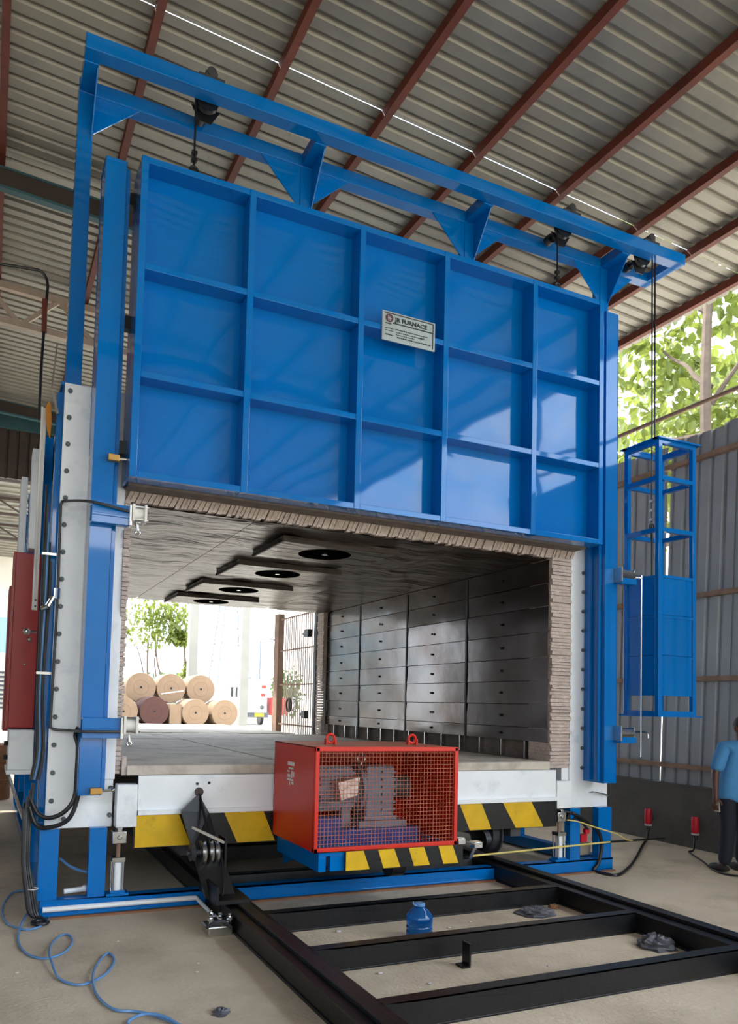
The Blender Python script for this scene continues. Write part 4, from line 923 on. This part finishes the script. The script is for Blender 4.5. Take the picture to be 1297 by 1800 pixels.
# --- neighbouring shed, far left
ns = thing('neighbour_shed', 'open pale shed with trusses seen past the far left of the furnace', 'shed', (-4, 30, 0))
part('shed_roof', MB().box(-14, 3.2, 21, 41, 8.7, 8.74), 'roofsheet', ns)
for i in range(30): part('roof_rib', MB().box(-14, 3.2, 21+i*.68, 21.14+i*.68, 8.64, 8.70), 'roofsheet', ns)
for yv in (24, 28.5, 33):
    p = part('truss', MB().bar((-14, yv, 8.05), (3, yv, 8.05), .09).bar((-14, yv, 8.6), (3, yv, 8.6), .09), 'rafter', ns)
    for i in range(17): part('web', MB().bar((-14+i, yv, 8.05 if i % 2 else 8.6), (-13+i, yv, 8.6 if i % 2 else 8.05), .06), 'rafter', p)
    part('shed_column', MB().box(2.7, 2.9, yv-.1, yv+.1, 0, 8.05), 'cream', ns)
part('end_cladding', MB().box(-14, 3.2, 41, 41.1, 5.6, 8.7), 'pale', ns)
part('blue_cladding', MB().box(-14, 3.2, 41, 41.1, 3.8, 5.6), 'skyblue', ns)
part('lower_cladding', MB().box(-14, 3.2, 41, 41.1, 0, 3.8), 'pale', ns)
for i in range(9): part('louvre', MB().box(-12, 2.2, 40.9, 41.0, 1.0+i*.22, 1.1+i*.22), 'darkgrey', ns)
# sheds on the far left of the floor
tag(part('rust_drum', MB().lathe([(0, 0), (.28, 0), (.29, .02), (.28, .3), (.295, .31), (.28, .32), (.28, .58), (.295, .6), (.28, .61), (.28, .86), (.26, .88), (0, .87)], (.15, 13.2, 0), 24), 'copper', loc=(.15, 13.2, 0)), 'rusty brown drum on the floor far behind the furnace side', 'drum')

# ================================================================== PERSON
def skinmesh(name, chains, sub=2):
    me = D.meshes.new(name); vs, es, rad, roots = [], [], [], []
    idx = {}
    for ch in chains:
        prev = None
        for (p, r) in ch:
            k = tuple(round(a, 4) for a in p)
            if k not in idx: idx[k] = len(vs); vs.append(p); rad.append(r if isinstance(r, tuple) else (r, r))
            i = idx[k]
            if prev is not None and prev != i: es.append((prev, i))
            prev = i
    me.from_pydata(vs, es, [])
    o = D.objects.new(name+'_tmp', me); col.objects.link(o)
    o.modifiers.new('skin', 'SKIN'); o.modifiers['skin'].use_smooth_shade = True
    if not me.skin_vertices: 
        bpy.context.view_layer.objects.active = o
    sv = me.skin_vertices[0].data
    # one root for each island
    par = list(range(len(vs)))
    def find(a):
        while par[a] != a: a = par[a]
        return a
    for a, b in es: par[find(a)] = find(b)
    seen = set()
    for i, r in enumerate(rad):
        sv[i].radius = r; sv[i].use_root = find(i) not in seen; seen.add(find(i))
    ss = o.modifiers.new('sub', 'SUBSURF'); ss.levels = sub; ss.render_levels = sub
    dg = bpy.context.evaluated_depsgraph_get(); out = D.meshes.new_from_object(o.evaluated_get(dg)); out.name = name
    D.objects.remove(o)
    return out
PX0, PY0 = 7.27, 5.55
per = thing('person', 'person in a blue short-sleeved shirt and dark trousers standing by the wall', 'person', (PX0, PY0, 0))
def W(x, y, z):
    # faces away from the camera, leaning a little to the right
    k = max(0, z-.9); return (PX0+x+.16*k+.06*k*k, PY0-y, z*.975)
# faces away and to the right; local x = screen-right, y = away
def pm(name, chains, material, parent=per, sub=2):
    me = skinmesh(name, chains, sub)
    for v in me.vertices: v.co -= org(per)
    me.materials.append(M[material]); me.polygons.foreach_set('use_smooth', [True]*len(me.polygons))
    return finish(D.objects.new(name, me), parent, org(per))
pel = (W(0, 0, .92), (.09, .075))
neck = (W(.02, .03, 1.40), (.055, .055))
Ls, Le, Lw = W(-.17, -.02, 1.34), W(-.235, -.03, 1.06), W(-.265, .02, .83)
Rs, Re, Rw = W(.20, .04, 1.34), W(.26, .03, 1.07), W(.25, .12, .86)
Lh, Lk, La = W(-.08, 0, .86), W(-.09, .03, .47), W(-.10, -.02, .085)
Rh, Rk, Ra = W(.09, 0, .86), W(.12, .05, .47), W(.13, .02, .085)
fing = []
def hand(w, s):
    x, y, z = w; ch = [[((x, y, z), (.026, .022)), ((x-.004*s, y+.006, z-.05), (.034, .02)), ((x-.004*s, y+.01, z-.095), (.034, .018))]]
    for i, (dy, ln) in enumerate(((-.030, .070), (-.010, .082), (.011, .078), (.030, .060))):
        b = Vector((x-.004*s, y+.01+dy, z-.09)); c = b+Vector((.006*s, .002, -ln*.45)); e = c+Vector((.022*s, .004, -ln*.42))
        ch.append([(tuple(b), .010), (tuple(c), .0095), (tuple(e), .008)])
    b = Vector((x+.0*s, y-.025, z-.035)); c = b+Vector((.02*s, -.022, -.03)); e = c+Vector((.018*s, .004, -.03))
    ch.append([(tuple(b), .012), (tuple(c), .0105), (tuple(e), .009)])
    return ch
body = [[pel, (W(0, 0, 1.05), (.095, .072)), (W(.01, .02, 1.22), (.105, .078)), (W(.015, .03, 1.33), (.08, .062)), neck, (W(.02, .02, 1.47), (.06, .065)), (W(.025, .01, 1.56), (.078, .092)), (W(.03, .0, 1.63), (.06, .075))],
        [(W(.015, .03, 1.33), (.08, .062)), (Ls, .052), (Le, .043), (Lw, .028)],
        [(W(.015, .03, 1.33), (.08, .062)), (Rs, .052), (Re, .043), (Rw, .028)],
        [pel, (Lh, .06), (Lk, .058), (La, .036), (W(-.10, -.14, .035), (.03, .03))],
        [pel, (Rh, .06), (Rk, .058), (Ra, .036), (W(.14, -.10, .035), (.03, .03))]]
b_ = pm('body', body+hand(Lw, 1)+hand(Rw, -1), 'skin')
pm('shirt', [[(W(0, 0, .74), (.18, .14)), (W(0, 0, .84), (.175, .14)), (W(0, 0, .97), (.16, .125)), (W(0, .01, 1.10), (.148, .112)), (W(.01, .02, 1.23), (.165, .12)), (W(.015, .03, 1.335), (.14, .105)), (W(.02, .03, 1.405), (.066, .066))],
             [(W(.015, .03, 1.335), (.14, .105)), (Ls, .078), (tuple(Vector(Ls).lerp(Vector(Le), .6)), .075), (tuple(Vector(Ls).lerp(Vector(Le), .98)), .072)],
             [(W(.015, .03, 1.335), (.14, .105)), (Rs, .078), (tuple(Vector(Rs).lerp(Vector(Re), .6)), .075), (tuple(Vector(Rs).lerp(Vector(Re), .98)), .072)]], 'shirt')
pm('trousers', [[(W(0, 0, .96), (.135, .105)), (W(0, 0, .87), (.145, .115)), (Lh, .098), (Lk, .078), (W(-.10, -.01, .07), .070)], [(W(0, 0, .87), (.145, .115)), (Rh, .098), (Rk, .078), (W(.13, .02, .07), .070)]], 'trousers')
hm = MB().ball(W(.03, .015, 1.585), .105, 18, 12, (.86, 1.0, .98)); 
hm.v = [v for v in hm.v]
part('hair', hm, 'hair', per)
for s, (x, y) in ((1, (-.10, -.07)), (-1, (.135, -.03))):
    part('shoe', MB().ball(W(x, y, .045), .05, 14, 8, (.95, 2.5, .85)), 'shoe', per)
for x in (-.062, .118): part('ear', MB().ball(W(x, .0, 1.55), .026, 10, 6, (.4, .8, 1.2)), 'skin', per)
part('face', MB().ball(W(.10, -.062, 1.53), .016, 8, 6, (1, 1, 1.4)).ball(W(.085, -.055, 1.49), .02, 10, 6, (.8, .8, .5)), 'skin', per)
part('eyes', MB().ball(W(.065, -.085, 1.565), .012).ball(W(.108, -.03, 1.565), .012), 'white', per)
ph = thing('mobile_phone', 'small pale phone held in the hand of the standing person', 'phone', (Lw[0]+.01, Lw[1]-.02, Lw[2]-.16))
part('phone_body', MB().bar((Lw[0]+.032, Lw[1]+.005, Lw[2]-.17), (Lw[0]+.024, Lw[1]+.005, Lw[2]-.04), .065, .010, (1, 0, 0)), 'stone', ph, bevel=.003)
part('screen', MB().bar((Lw[0]+.038, Lw[1]+.005, Lw[2]-.165), (Lw[0]+.031, Lw[1]+.005, Lw[2]-.045), .055, .003, (1, 0, 0)), 'glass', ph)
